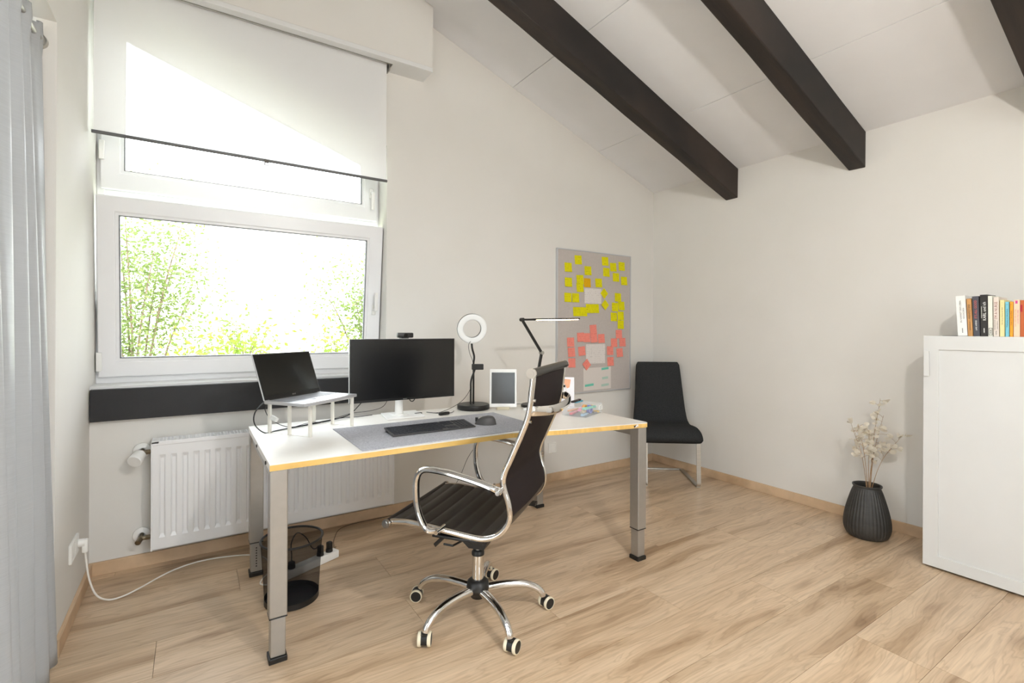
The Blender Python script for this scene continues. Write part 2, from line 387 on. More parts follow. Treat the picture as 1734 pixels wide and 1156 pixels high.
# ------------------------------------------------------------------ window
def offs(poly, d):
    """inset polygon (counter-clockwise)"""
    n = len(poly); out = []
    for i in range(n):
        p0 = Vector(poly[i - 1]); p1 = Vector(poly[i]); p2 = Vector(poly[(i + 1) % n])
        d1 = (p1 - p0).normalized(); d2 = (p2 - p1).normalized()
        n1 = Vector((-d1.y, d1.x)); n2 = Vector((-d2.y, d2.x))
        k = d / (1 + n1.dot(n2)); out.append(tuple(p1 + (n1 + n2) * k))
    return out
FO = [(XL, ZO + .002), (XO, ZO + .002), (XO, zo(XO)), (XL, zo(XL))]
o = B()
o.ring(FO, offs(FO, .035), YS + .025, YS + .10)
o.box(XL + .03, XO - .03, YS + .03, YS + .095, 1.935, 1.985)
tag(o.obj('trim_1', mPVC, bevel=.003), 'white fixed outer window frame with a cross rail', 'window frame', kind='structure')
# lower sash, tilted into the room at the top
SW = 1.496; SH = .954
w1 = empty('window_1', (.323, YS + .02, .982), 0, 'lower window sash of the window wall, tilted open', 'window', kind='structure', rot=(math.atan2(.10, .95), 0, 0))
so = [(-SW / 2, 0), (SW / 2, 0), (SW / 2, SH), (-SW / 2, SH)]; si = [(-SW / 2 + .077, .085), (SW / 2 - .088, .085), (SW / 2 - .088, SH - .082), (-SW / 2 + .077, SH - .082)]
B().ring(so, si, -.02, .04).obj('sash', mPVC, w1, bevel=.006)
si2 = offs(si, .014)
B().ring(si, si2, -.012, .02).obj('glazing_bead', mPVC, w1)
B().ring(si2, offs(si2, .005), -.009, .016).obj('gasket', mGasket, w1)
B().prism(si2, 0, .006, 'y').obj('pane', mGlass, w1)
def win_handle(par, loc, upw):
    h = B(); h.box(-.014, .014, -.008, 0, -.035, .035, .006).obj('handle_plate', mWhiteSat, par, loc=loc, smooth=True)
    s_ = 1 if upw else -1
    B().tube(cr([(0, -.006, 0), (0, -.04, 0), (0, -.052, .012 * s_), (0, -.05, .05 * s_), (0, -.046, .118 * s_)], 4), .009, 8, flat=(.011, .008), ref=(1, 0, 0)).obj('handle', mWhiteSat, par, smooth=True, loc=loc)
win_handle(w1, (SW / 2 - .045, -.02, .395), True)
B().box(-.012, .012, -.014, 0, -.05, .05, .003).obj('hinge', mWhiteSat, w1, loc=(-SW / 2 + .006, -.021, .085))
# upper sash with sloped head
w2 = empty('window_2', (.32, YS + .02, 1.985), 0, 'upper window sash with slanted top behind the roller blind', 'window', kind='structure')
uo = [(-.74, 0), (.74, 0), (.74, .455), (-.74, .967)]
ui = [(-.655, .092), (.652, .092), (.652, .392), (-.655, .845)]
B().ring(uo, ui, -.02, .04).obj('sash', mPVC, w2, bevel=.006)
ui2 = offs(ui, .014); B().ring(ui, ui2, -.012, .02).obj('glazing_bead', mPVC, w2)
B().ring(ui2, offs(ui2, .005), -.009, .016).obj('gasket', mGasket, w2)
B().prism(ui2, 0, .006, 'y').obj('pane', mGlass, w2)
win_handle(w2, (.697, -.02, .185), False)
B().box(-.012, .012, -.014, 0, -.05, .05, .003).obj('hinge', mWhiteSat, w2, loc=(-.733, -.021, .20))
# window sill ledge and black board
t = B(); t.box(XL, XO, YW - .004, YS + .03, .925, ZO + .004)
tag(t.obj('trim_2', mWhite), 'thin white ledge below the tilted window', 'window sill', kind='structure')
t = B(); t.box(-.77, .77, -.017, .017, -.08, .08)
tag(t.obj('trim_3', mBoard, loc=(XL + .775, YW - .018, .855), bevel=.002), 'black stained timber board below the window', 'board', kind='structure')

# bulkhead box for the blind
YX = 3.038
b = B(); b.cur = 0
b.prism([(XL, 2.984), (1.33, 2.984), (1.33, zc(1.33)), (XL, zc(XL))], YX, YW, 'y')
bk = tag(b.obj('trim_4', mWall), 'cream boxed bulkhead above the roller blind', 'bulkhead', kind='structure')
B().box(XL, 1.33, YX, YX + .055, 2.956, 2.984).obj('soffit_strip', mWhite, bk, bevel=.002)
B().box(1.075, 1.33, YX + .056, YW, 2.958, 2.984).obj('soffit_board', mWhite, bk)
B().box(XL, 1.075, YW - .03, YW, 2.958, 2.984).obj('soffit_board', mWhite, bk)

# ------------------------------------------------------------------ roller blind
rb = empty('roller_blind', (.315, 3.135, 2.207), 0, 'sheer white roller blind pulled over the upper window', 'blind')
mBlind = see_through('sheer blind fabric', (254, 254, 254), .72, transl=.16)
n = 24; vs_ = []
B().box(-.732, .732, -.0006, .0006, .006, .765).obj('fabric', mBlind, rb)
B().cyl((-.74, 0, 0), (.738, 0, 0), .0085, n=10).obj('bottom_bar', mat('grey aluminium rail', (105, 105, 106), .4, .6), rb, smooth=True)
p = B(); p.box(-.012, .012, -.004, .004, -.012, .004, .002); p.ring([(-.011, -.03), (.011, -.03), (.011, -.012), (-.011, -.012)], [(-.006, -.026), (.006, -.026), (.006, -.015), (-.006, -.015)], -.002, .002)
p.obj('pull_tab', mat('grey pull tab', (90, 85, 80), .4, .5), rb, loc=(.03, -.006, 0))
B().cyl((-.735, 0, 0), (.735, 0, 0), .024, n=20).obj('roller', mat('blind roller fabric', (225, 225, 225), .7), rb, smooth=True, loc=(0, .006, .785))
r = B(); r.box(-.745, .748, -.034, -.026, .752, .775); r.box(-.745, .748, -.02, .0, .768, .775); r.obj('rail', mSteel, rb)
r = B(); r.box(.742, .748, -.028, .03, .715, .776, .001); r.cyl((.742, 0, .745), (.754, 0, .745), .014, n=12); r.obj('bracket', mSteel, rb)

# ------------------------------------------------------------------ balcony door recess, rod and curtain
d = empty('door_1', (XL - .24, (YD + YR) / 2, 0), 0, 'white glazed balcony door in the left wall recess behind the curtain', 'door', kind='structure')
hy = (YR - YD) / 2
for c, q in ((0, hy - .004),):
    po = [(c - q, .03), (c + q, .03), (c + q, ZR - .003), (c - q, ZR - .003)]; pi_ = offs(po, .08)
    B().ring(po, pi_, -.035, .035, 'x').obj('door_leaf', mPVC, d, bevel=.004)
    B().prism(pi_, -.004, .004, 'x').obj('pane', mGlass, d)
B().box(-.05, .05, -hy, hy, 0, .028).obj('threshold', mSteel, d)
cr_ = empty('curtain_rod', (-.487, 2.475, 2.305), 0, 'brushed steel curtain rod fixed to the recess wall', 'curtain rod')
B().cyl((0, 0, 0), (0, -1.5, 0), .011, n=14).obj('rod', mSteel, cr_, smooth=True)
q = B(); q.cyl((0, .006, 0), (0, -.012, 0), .028, .026, n=24); q.cyl((0, -.012, 0), (0, -.034, 0), .022, .015, n=20); q.obj('wall_socket_cup', mSteel, cr_, smooth=True)
mCur = mat('grey blue satin', (198, 200, 202), .36, col2=(186, 188, 190), scale=6, stretch=(1, 1, 60), bump=.08, bscale=400, transl=.22)
N = 260; Mv = 40; vs_ = []; fs = []
for j in range(Mv + 1):
    v = j / Mv; z = 2.352 - v * 2.347
    for i in range(N + 1):
        u = i / N; y = 2.452 - u * 1.02
        ph = -.95 + u * 2 * PI * 8.4 + .55 * math.sin(u * 9 + 1) + .5 * v * math.sin(5 * u + 2)
        a = .020 + .026 * v ** .7
        x = -.494 + .026 * v + a * math.sin(ph) + .006 * math.sin(ph * 2.3 + v * 3)
        if v < .03: x += .010 * math.sin(ph * 4); 
        yy = min(2.4795, y + .028 * (1 - u) ** 30 + .012 * math.cos(ph) * (.4 + v) * min(1, u * 30) + .012 * v * (1 - u) ** 2)
        zz = z + (.012 * math.sin(ph * 2) if j == 0 else 0)
        vs_.append((x - XL, yy - 1.95, zz))
for j in range(Mv):
    for i in range(N): fs.append((j * (N + 1) + i, j * (N + 1) + i + 1, (j + 1) * (N + 1) + i + 1, (j + 1) * (N + 1) + i))
cu = B().add(vs_, fs).obj('curtain', mCur, smooth=80, loc=(XL, 1.95, 0))
so_ = cu.modifiers.new('thick', 'SOLIDIFY'); so_.thickness = .0016
tag(cu, 'grey blue satin curtain hanging in folds at the left edge', 'curtain')

# ------------------------------------------------------------------ radiator
RX0, RX1, RZ0, RZ1 = -.179, 1.09, .111, .667; RYF = 3.082
rd = empty('radiator', ((RX0 + RX1) / 2, YW, 0), 0, 'white panel radiator below the black board', 'radiator')
hwr = (RX1 - RX0) / 2; yF = RYF - YW
mRad = mat('radiator enamel', (240, 240, 241), .28)
b = B()
# front sheet with recessed flutes
def face_grid(b, x0, x1, z0, z1, y, nfl):
    pitch = (x1 - x0 - .03) / nfl; zt, zb_ = z1 - .05, z0 + .055
    vs_ = [(x0, y, z0), (x1, y, z0), (x1, y, z1), (x0, y, z1)]
    # strips left/right/top/bottom
    def qd(a, c, e, f, y1=None): b.add([(a, y, e), (c, y, e), (c, y, f), (a, y, f)], [(0, 1, 2, 3)])
    qd(x0, x1, zt, z1); qd(x0, x1, z0, zb_)
    xx = x0
    for k in range(nfl):
        a = x0 + .015 + pitch * k + pitch * .22; c = a + pitch * .56; dpt = .009; m_ = pitch * .14
        qd(xx, a, zb_, zt); xx = c
        R = [(a, zb_), (c, zb_), (c, zt), (a, zt)]; I = [(a + m_, zb_ + .018), (c - m_, zb_ + .018), (c - m_, zt - .018), (a + m_, zt - .018)]
        o_ = [(p[0], y, p[1]) for p in R] + [(p[0], y + dpt, p[1]) for p in I]
        b.add(o_, [(i, (i + 1) % 4, 4 + (i + 1) % 4, 4 + i) for i in range(4)] + [(4, 5, 6, 7)])
    qd(xx, x1, zb_, zt)
face_grid(b, -hwr + .006, hwr - .006, RZ0 + .006, RZ1 - .02, yF, 25)
b.box(-hwr + .006, hwr - .006, yF + .012, yF + .02, RZ0 + .006, RZ1 - .02)
b.obj('front_panel', mRad, rd)
B().box(-hwr + .012, hwr - .012, -.042, -.034, RZ0 + .01, RZ1 - .03).obj('back_panel', mRad, rd)
for s_ in (-1, 1):
    B().box(-.004, .004, yF - .004, -.024, RZ0, RZ1 - .004, .002).obj('side_cover', mRad, rd, loc=(s_ * (hwr - .002), 0, 0))
b = B(); yb0, yb1 = yF - .004, -.022
b.box(-hwr, hwr, yb0, yb0 + .014, RZ1 - .022, RZ1, .003); b.box(-hwr, hwr, yb1 - .008, yb1, RZ1 - .012, RZ1)
for k in range(1, 4): y = yb0 + .012 + (yb1 - yb0 - .018) * k / 4; b.box(-hwr, hwr, y - .0022, y + .0022, RZ1 - .006, RZ1)
for k in range(76): x = -hwr + .03 + (2 * hwr - .06) * k / 75; b.box(x - .003, x + .003, yb0 + .01, yb1, RZ1 - .007, RZ1 - .001)
b.box(-hwr, -hwr + .03, yb0, yb1, RZ1 - .01, RZ1 - .0005); b.box(hwr - .03, hwr, yb0, yb1, RZ1 - .01, RZ1 - .0005)
b.obj('top_grille', mRad, rd)
def valve(zv, thermo):
    x = -hwr - .045
    v = B(); v.cyl((-hwr + .004, -.06, zv), (-hwr - .018, -.06, zv), .009, n=12); v.cyl((-hwr - .008, -.06, zv), (-hwr - .026, -.06, zv), .0135, n=6)
    v.cyl((x + .02, -.06, zv), (x - .006, -.06, zv), .011, n=14); v.cyl((x, -.062, zv), (x, -.002, zv), .009, n=12)
    o = v.obj('valve', mBronze, rd, smooth=30)
    f = B(); f.lathe([(.010, 0), (.036, .002), (.040, .006), (.038, .012), (.016, .018)], 24, caps=(False, False)); fo = f.obj('wall_rosette', mWhiteSat, o, smooth=True, loc=(x, -.001, zv), rot=(PI / 2, 0, 0))
    if thermo:
        D = Vector((-.35, -.83, -.42)).normalized()
        p0 = Vector((x, -.066, zv)); k = B()
        k.cyl(p0, p0 + D * .014, .016, .024, n=24); k.cyl(p0 + D * .014, p0 + D * .066, .028, .0325, n=32); k.cyl(p0 + D * .066, p0 + D * .071, .0325, .030, n=32)
        k.obj('thermostat_head', mWhiteSat, o, smooth=35)
    else:
        k = B(); k.cyl((x, -.055, zv), (x - .012, -.088, zv - .012), .0125, .013, n=14); k.obj('cap', mBronze, o, smooth=35)
valve(.605, True); valve(.165, False)

# ------------------------------------------------------------------ sockets
mSock = mat('socket plastic', (243, 242, 238), .3)
def socket(loc, rz, lb, nfr):
    o = empty('wall_socket', loc, rz, lb, 'socket')   # local -y faces the room
    wd = .081 * nfr
    B().ring([(-wd / 2, -.0405), (wd / 2, -.0405), (wd / 2, .0405), (-wd / 2, .0405)], [(-wd / 2 + .011, -.0295), (wd / 2 - .011, -.0295), (wd / 2 - .011, .0295), (-wd / 2 + .011, .0295)], -.011, 0).obj('frame', mSock, o, bevel=.003)
    for k in range(nfr):
        cx = (k - (nfr - 1) / 2) * .071
        i_ = B(); i_.box(-.029, .029, -.010, 0, -.029, .029, .002); io = i_.obj('insert', mSock, o, loc=(cx, 0, 0))
    return o
s1 = socket((2.472, YW, .274), 0, 'small square white wall socket under the desk, on the window wall', 1)
s2 = socket((XL, 2.805, .292), PI / 2, 'white double wall socket on the left wall beside the curtain', 2)

# ------------------------------------------------------------------ desk
ZD = .745; TH = .025
poly = [(.235, 1.997), (1.20, 2.0)] + [tuple(q)[:2] for q in cr([(1.30, 1.998, 0), (1.42, 1.965, 0), (1.56, 1.925, 0), (1.75, 1.888, 0)], 4)] + [(2.045, 1.829), (2.062, 1.832), (2.071, 1.85), (2.071, 2.832), (.235, 2.832)]
dk = empty('desk', (1.15, 2.4, 0), 0, 'white height adjustable desk with silver legs and yellow edge', 'desk')
loc0 = Vector((1.15, 2.4, 0))
mTop = mat('white desk laminate', (240, 236, 229), .35, col2=(236, 232, 225), scale=8)
mEdge = wood('yellow beech edge', (240, 202, 124), (236, 194, 112), (226, 182, 100), rough=.4, gx=2, gy=20, rnd=False)
pl = [(x - 1.15, y - 2.4) for x, y in poly]
B().prism(pl, ZD - .0035, ZD).obj('desktop', mTop, dk)
eb = B(); eb.prism(pl, ZD - TH, ZD - .0036); eb.mi[0] = eb.mi[-1] = eb.mi[-2] = 1
eb.obj('edge_band', [mEdge, mTop], dk)
def leg(x, y, zlow, nm='leg'):
    """silver telescopic square leg"""
    g = B(); w_ = .031; g.box(-w_, w_, -w_, w_, .17, ZD - TH - .001, .004)
    o = g.obj(nm, mAlu, dk, loc=(x - 1.15, y - 2.4, 0))
    B().box(-w_ - .0005, w_ + .0005, -w_ - .0005, w_ + .0005, .166, .1705, .002).obj('collar', mBlackP, o)
    g = B(); k = .026; g.box(-k, k, -k, k, .022, .1665, .003); g.obj('inner_leg', mAlu, o)
    if zlow:
        h = B()
        for q in range(8): h.cyl((0, -k - .0005, .05 + q * .013), (0, -k + .004, .05 + q * .013), .0035, n=8)
        h.obj('peg_hole', mBlackP, o)['kind'] = 'stuff'
    B().box(-.032, .032, -.032, .032, 0, .021, .003).obj('foot', mBlackP, o)
leg(.268, 2.036, False); leg(.268, 2.796, True); leg(2.036, 1.872, False); leg(2.036, 2.796, False)
f = B(); f.box(-.85, .85, -.02, .02, ZD - TH - .05, ZD - TH - .001); f.obj('frame_rail', mAlu, dk, loc=(.002, .396, 0))
f = B(); f.box(-.02, .02, -.35, .35, ZD - TH - .05, ZD - TH - .001); f.obj('frame_rail', mAlu, dk, loc=(-.882, .016, 0))
f = B(); f.box(-.02, .02, -.43, .43, ZD - TH - .05, ZD - TH - .001); f.obj('frame_rail', mAlu, dk, loc=(.886, -.066, 0))
f = B(); f.box(-.38, .38, -.03, .03, ZD - TH - .03, ZD - TH - .001); f.obj('frame_rail', mAlu, dk, loc=(.44, -.1, 0), rot=(0, 0, -.25))
for y in (2.10, 2.42):
    B().cyl((-.0005, 0, 0), (-.004, 0, 0), .007, n=10).obj('screw', mBlackP, dk, loc=(.235 - 1.15, y - 2.4, ZD - .016))
B().box(-.013, .013, -.004, .0005, -.0055, .0055, .001).obj('badge', mat('black and white badge', (30, 30, 30), .4, col2=(235, 235, 235), scale=90, contrast=.05), dk, loc=(1.985 - 1.15, 1.841 - 2.4, ZD - .013), rot=(0, -.3, -.2))

# ------------------------------------------------------------------ office chair
och = empty('office_chair', (1.046, 1.88, 0), math.radians(128), 'black high back office chair with chrome frame and five castors', 'office chair')
RP = [(.291, .457), (.27, .462), (.202, .468), (.139, .463), (.089, .461), (.009, .454), (-.069, .447), (-.127, .447), (-.179, .466), (-.216, .501), (-.231, .541), (-.227, .589), (-.211, .638), (-.204, .676), (-.213, .715), (-.23, .751), (-.251, .799), (-.276, .856), (-.298, .912), (-.309, .961), (-.315, 1.016), (-.32, 1.058), (-.321, 1.082)]
rail = cr([(x, 0, z) for x, z in RP], 4)
mLea = mat('black leather', (26, 25, 25), .32, col2=(32, 30, 30), scale=40, bump=.15, bscale=260)
mMesh = mat('dark mesh fabric', (40, 32, 32), .75, col2=(31, 25, 26), scale=300, bump=.3, bscale=900, spec=.2)
for s_ in (-1, 1):
    B().tube([(p.x, s_ * .246, p.z) for p in rail], .0115, 10).obj('side_rail', mChrome, och, smooth=True)
def ribbon(path, hw_, top, bot, ny=6, sag=0):
    b = B(); m = len(path); L_ = [0]
    for i in range(1, m): L_.append(L_[-1] + (path[i] - path[i - 1]).length)
    rows_t, rows_b = [], []
    for i in range(m):
        d_ = (path[min(i + 1, m - 1)] - path[max(i - 1, 0)]).normalized()
        nrm = Vector((d_.z, 0, -d_.x))      # points to the sitter's side
        for k in range(ny + 1):
            y = -hw_ + 2 * hw_ * k / ny; q = 1 - (y / hw_) ** 2
            P0 = path[i] + Vector((0, y, 0)) - nrm * sag * q
            rows_t.append(P0 + nrm * top(L_[i])); rows_b.append(P0 - nrm * bot(L_[i]))
    o = len(rows_t); w_ = ny + 1; fs = []
    for i in range(m - 1):
        for k in range(ny):
            a = i * w_ + k; fs += [(a, a + 1, a + w_ + 1, a + w_), (o + a, o + a + w_, o + a + w_ + 1, o + a + 1)]
        a = i * w_; fs += [(a, a + w_, o + a + w_, o + a), (a + ny, o + a + ny, o + a + w_ + ny, a + w_ + ny)]
    for k in range(ny): fs += [(k, o + k, o + k + 1, k + 1), ((m - 1) * w_ + k, (m - 1) * w_ + k + 1, o + (m - 1) * w_ + k + 1, o + (m - 1) * w_ + k)]
    b.add(rows_t + rows_b, fs); return b
fine = cr([(x, 0, z) for x, z in RP], 14)
nsw = sgn = None
# orientation of the normal: make sure it points up on the seat
iseat = [p for p in fine if p.z < .56 and (p.x < .285)]
isit = [i for i, p in enumerate(fine) if .285 > p.x and i < 14 * 10]
seatp = [fine[i] for i in isit]; backp = fine[14 * 10:]
rv = lambda P: [Vector((p.x, p.y, p.z)) for p in reversed(P)]
rib = lambda L_: .005 + .0055 * abs(math.sin(PI * L_ / .056)) ** .35
ribbon(list(seatp), .236, rib, lambda l: .004, 6, .004).obj('seat', mLea, och, smooth=60)
ribbon(list(backp[:-6]), .236, lambda l: .004, lambda l: .003, 6, .012).obj('backrest', mMesh, och, smooth=60)
for s_ in (-1, 1):
    B().tube([(p.x, s_ * .232, p.z) for p in rail[3:]], .007, 6).obj('edge_piping', mBlackP, och, smooth=True)
def roll(px, pz, nm, r_):
    B().cyl((px, -.262, pz), (px, .262, pz), r_, n=18).obj(nm, mLea, och, smooth=35)
    for s_ in (-1, 1):
        c = B(); c.cyl((px, s_ * .262, pz), (px, s_ * .272, pz), r_ + .002, n=20); c.cyl((px, s_ * .272, pz), (px, s_ * .274, pz), r_ * .6, n=16); c.obj('end_cap', mChrome, och, smooth=35)
roll(.291, .457, 'front_roll', .0155); roll(-.321, 1.086, 'top_roll', .017)
AP = [(.045, .470), (.075, .468), (.10, .480), (.121, .515), (.135, .56), (.140, .61), (.138, .66), (.122, .692), (.088, .704), (.03, .702), (-.025, .695), (-.09, .683), (-.150, .669), (-.185, .658), (-.203, .645)]
for s_ in (-1, 1):
    path = cr([(x, s_ * (.292 - (.018 if i in (0, len(AP) - 1) else 0)), z) for i, (x, z) in enumerate(AP)], 5)
    a_ = B().tube(path, .014, 10, flat=(.0165, .0125), ref=(0, 1, 0)).obj('armrest', mChrome, och, smooth=True)
    for (x, z) in ((.045, .470), (-.205, .648)):
        B().cyl((x, s_ * .236, z), (x, s_ * .308, z), .0085, n=14).obj('bolt', mChrome, a_, smooth=35)
# bowed strap behind the back
st = cr([(-.306, -.246, .945), (-.330, -.235, .945), (-.372, -.15, .94), (-.382, 0, .938), (-.372, .15, .94), (-.330, .235, .945), (-.306, .246, .945)], 5)
B().tube(st, .01, 10, flat=(.019, .006), ref=(0, 0, 1)).obj('back_strap', mChrome, och, smooth=True)
for s_ in (-1, 1):
    for z, x in ((.985, -.312), (.905, -.296)):
        B().cyl((x - .006, s_ * .246, z), (x - .018, s_ * .246, z), .006, n=10).obj('bolt', mChrome, och, smooth=35)
m_ = B(); m_.box(-.09, .09, -.07, .07, .395, .432, .008); m_.box(-.20, .12, -.24, -.20, .428, .440); m_.box(-.12, .10, -.236, .236, .418, .430, .003)
m_.cyl((0, 0, .30), (0, 0, .40), .032, .042, n=20); m_.prism([(-.04, .30), (.03, .30), (.15, .40), (-.09, .40)], -.035, .035, 'y')
m_.obj('tilt_mechanism', mBlackP, och, smooth=30)
k = B(); k.cyl((.10, .03, .39), (.165, .10, .385), .017, n=16); ko = k.obj('tension_knob', mBlackP, och, smooth=35)
B().cyl((.165, .10, .385), (.171, .1065, .3845), .0165, n=16).obj('knob_cap', mChrome, ko, smooth=35)
B().tube([(.06, .05, .385), (.10, .12, .378), (.125, .165, .352)], .006, 8, flat=(.009, .005), ref=(0, 0, 1)).obj('lever', mBlackP, och, smooth=True)
B().tube([(.02, .07, .385), (.01, .14, .378), (.03, .19, .375), (.07, .19, .376)], .0045, 8).obj('lever', mBlackP, och, smooth=True)
B().cyl((0, 0, .27), (0, 0, .31), .0135, n=18).obj('gas_piston', mChrome, och, smooth=35)
B().lathe([(.020, .262), (.0275, .264), (.0275, .276), (.022, .284), (.014, .285)], 24, caps=(True, True)).obj('collar', mBlackP, och, smooth=35)
B().cyl((0, 0, .145), (0, 0, .263), .0255, n=24).obj('column', mChrome, och, smooth=35)
B().lathe([(.018, .078), (.030, .080), (.034, .095), (.046, .105), (.050, .125), (.046, .148), (.034, .158), (.027, .160)], 28, caps=(True, True)).obj('hub', mBlackP, och, smooth=50)
wm = [mBlackP, mat('cream tyre', (232, 222, 196), .5)]
def wheel_mesh():
    w_ = B(); w_.cyl((0, -.0065, 0), (0, .0065, 0), .0228, n=24); w_.cyl((0, -.0072, 0), (0, .0072, 0), .018, n=20); w_.cur = 1
    n_ = 24; pr = [(.0232, -.0072), (.0262, -.0068), (.0275, -.0045), (.0275, .0045), (.0262, .0068), (.0232, .0072)]
    vs_ = [(r_ * math.cos(2 * PI * k / n_), y, r_ * math.sin(2 * PI * k / n_)) for r_, y in pr for k in range(n_)]
    m = len(pr); fs = [(i * n_ + k, i * n_ + (k + 1) % n_, ((i + 1) % m) * n_ + (k + 1) % n_, ((i + 1) % m) * n_ + k) for i in range(m) for k in range(n_)]
    w_.add(vs_, fs); return w_
leg0 = None
swiv = [147, 57, 27, 5, 20]
for i, az in enumerate((125, 196.5, 266, 336.5, 49)):
    a = math.radians(az - 128)
    P_ = cr([(.036, 0, .118), (.12, 0, .124), (.20, 0, .120), (.255, 0, .100), (.285, 0, .075), (.292, 0, .058)], 5)
    nP = len(P_); ra = [.0185 - .005 * (q / (nP - 1)) for q in range(nP)]
    if leg0 is None:
        leg0 = B().tube(P_, ra, 12).obj('leg', mChrome, och, smooth=True); leg0.rotation_euler = (0, 0, a)
    else:
        l_ = inst(leg0, och, rot=(0, 0, a)); l_.name = 'leg'
    cpos = (.298 * math.cos(a), .298 * math.sin(a), 0)
    sw = math.radians(swiv[i] - 128)
    h_ = B(); h_.cyl((0, 0, .05), (0, 0, .06), .012, n=14)
    ap = [( .020 * math.cos(t_) * 1.25 + .012, .0275 + .028 * math.sin(t_)) for t_ in [PI * q / 10 for q in range(11)]] + [(-.012, .020), (.036, .020)]
    h_.prism([(x, z) for x, z in ap[:11]] + [(-.013, .018), (.037, .018)], -.0135, .0135, 'y')
    ho = h_.obj('castor', mBlackP, och, loc=cpos, rot=(0, 0, sw), smooth=30)
    for s_ in (-1, 1):
        if i == 0 and s_ == -1: wh0 = wheel_mesh().obj('wheel', wm, ho, smooth=35, loc=(.012, -.019, .0277))
        else: inst(wh0, ho, (.012, s_ * .019, .0277)).name = 'wheel'

# ------------------------------------------------------------------ cantilever visitor chair
vc = empty('visitor_chair', (3.331, 2.770, 0), math.radians(-126.9), 'charcoal fabric cantilever chair standing in the corner', 'chair')
mFab = mat('charcoal fabric', (44, 45, 46), .95, col2=(58, 59, 60), scale=120, stretch=(1, 1, 1), bump=.5, bscale=700, spec=.1)
prof = cr([(-.285, 0, .955), (-.262, 0, .85), (-.232, 0, .72), (-.205, 0, .60), (-.190, 0, .52), (-.165, 0, .455), (-.12, 0, .422), (-.03, 0, .413), (.08, 0, .420), (.16, 0, .418), (.225, 0, .398), (.258, 0, .358)], 4)
m = len(prof); W_ = [.188 + (.05 if i / m > .5 else .05 * 2 * i / m) for i in range(m)]
b = B(); sec = []
for i, p_ in enumerate(prof):
    d_ = (prof[min(i + 1, m - 1)] - prof[max(i - 1, 0)]).normalized(); nr = Vector((d_.z, 0, -d_.x)) * -1
    th = .030 if i < m * .45 else .030 + .012 * min(1, (i - m * .45) / (m * .25))
    hw_ = W_[i]; end = min(i, m - 1 - i); k = 1 if end > 1 else (.55, .9)[end]
    ring_ = []
    for q in range(20):
        t_ = 2 * PI * q / 20; cx_ = math.copysign(abs(math.cos(t_)) ** .22, math.cos(t_)); sx_ = math.copysign(abs(math.sin(t_)) ** .6, math.sin(t_))
        ring_.append(p_ + Vector((0, cx_ * (hw_ - (.012 if end == 0 else 0)), 0)) + nr * sx_ * th * k)
    sec += ring_
fs = [(i * 20 + q, i * 20 + (q + 1) % 20, (i + 1) * 20 + (q + 1) % 20, (i + 1) * 20 + q) for i in range(m - 1) for q in range(20)] + [tuple(range(20)), tuple(range((m - 1) * 20 + 19, (m - 1) * 20 - 1, -1))]
b.add(sec, fs); so_ = b.obj('upholstered_shell', mFab, vc, smooth=60)
for s_ in (-1, 1):
    y = s_ * .206
    P_ = [(-.10, y, .385), (.19, y, .382), (.222, y, .374), (.236, y, .35)] + [(.244, y, .20), (.252, y, .06), (.250, y, .022), (.235, y, .009), (.20, y, .007), (-.25, y, .007)]
    B().tube(cr(P_, 4), .01, 4, flat=(.016 * 1.41, .0045 * 1.41), ref=(0, 1, 0)).obj('leg', mSteel, vc)
B().box(-.262, -.234, -.206, .206, .001, .013, .002).obj('floor_bar', mSteel, vc)
B().box(-.02, .02, -.2, .2, .376, .388).obj('seat_bar', mChrome, vc)

# ------------------------------------------------------------------ white cabinet
mCab_ = mat('cabinet lacquer', (219, 219, 217), .4, col2=(215, 215, 213), scale=5)
cb = empty('cabinet', (3.26, .603, 0), 0, 'tall white cabinet with a panelled door and small tab handle', 'cabinet')
CH = 1.222; b = B()
B().box(.022, .40, -.40, .40, .02, CH, .002).obj('carcass', mCab_, cb)
B().box(.04, .39, -.38, .38, .0, .02).obj('plinth', mat('shaded plinth gap', (60, 58, 55), .8), cb)  # dark colour paints the shadow in the gap under the cabinet
do, di = [(-.40, .012), (.40, .012), (.40, CH), (-.40, CH)], [(-.337, .072), (.337, .072), (.337, CH - .072), (-.337, CH - .072)]
dr = B().ring(do, di, 0, .02, 'x').obj('door', mCab_, cb, bevel=.0015)
B().box(.009, .018, -.338, .338, .07, CH - .07).obj('door_panel', mCab_, dr)
h = B(); h.box(-.014, 0, .391, .3945, 1.01, 1.142); h.box(-.0155, -.012, .372, .3945, 1.01, 1.142, .001)
h.obj('handle', mCab_, dr)
# bookend plate
be = B(); be.box(-.06, .06, -.045, .06, 0, .0015); be.box(-.06, .06, -.0485, -.047, 0, .10); 
tag(be.obj('bookend', mBlackM, loc=(3.36, .875, CH)), 'thin black metal bookend plate under the white book', 'bookend')

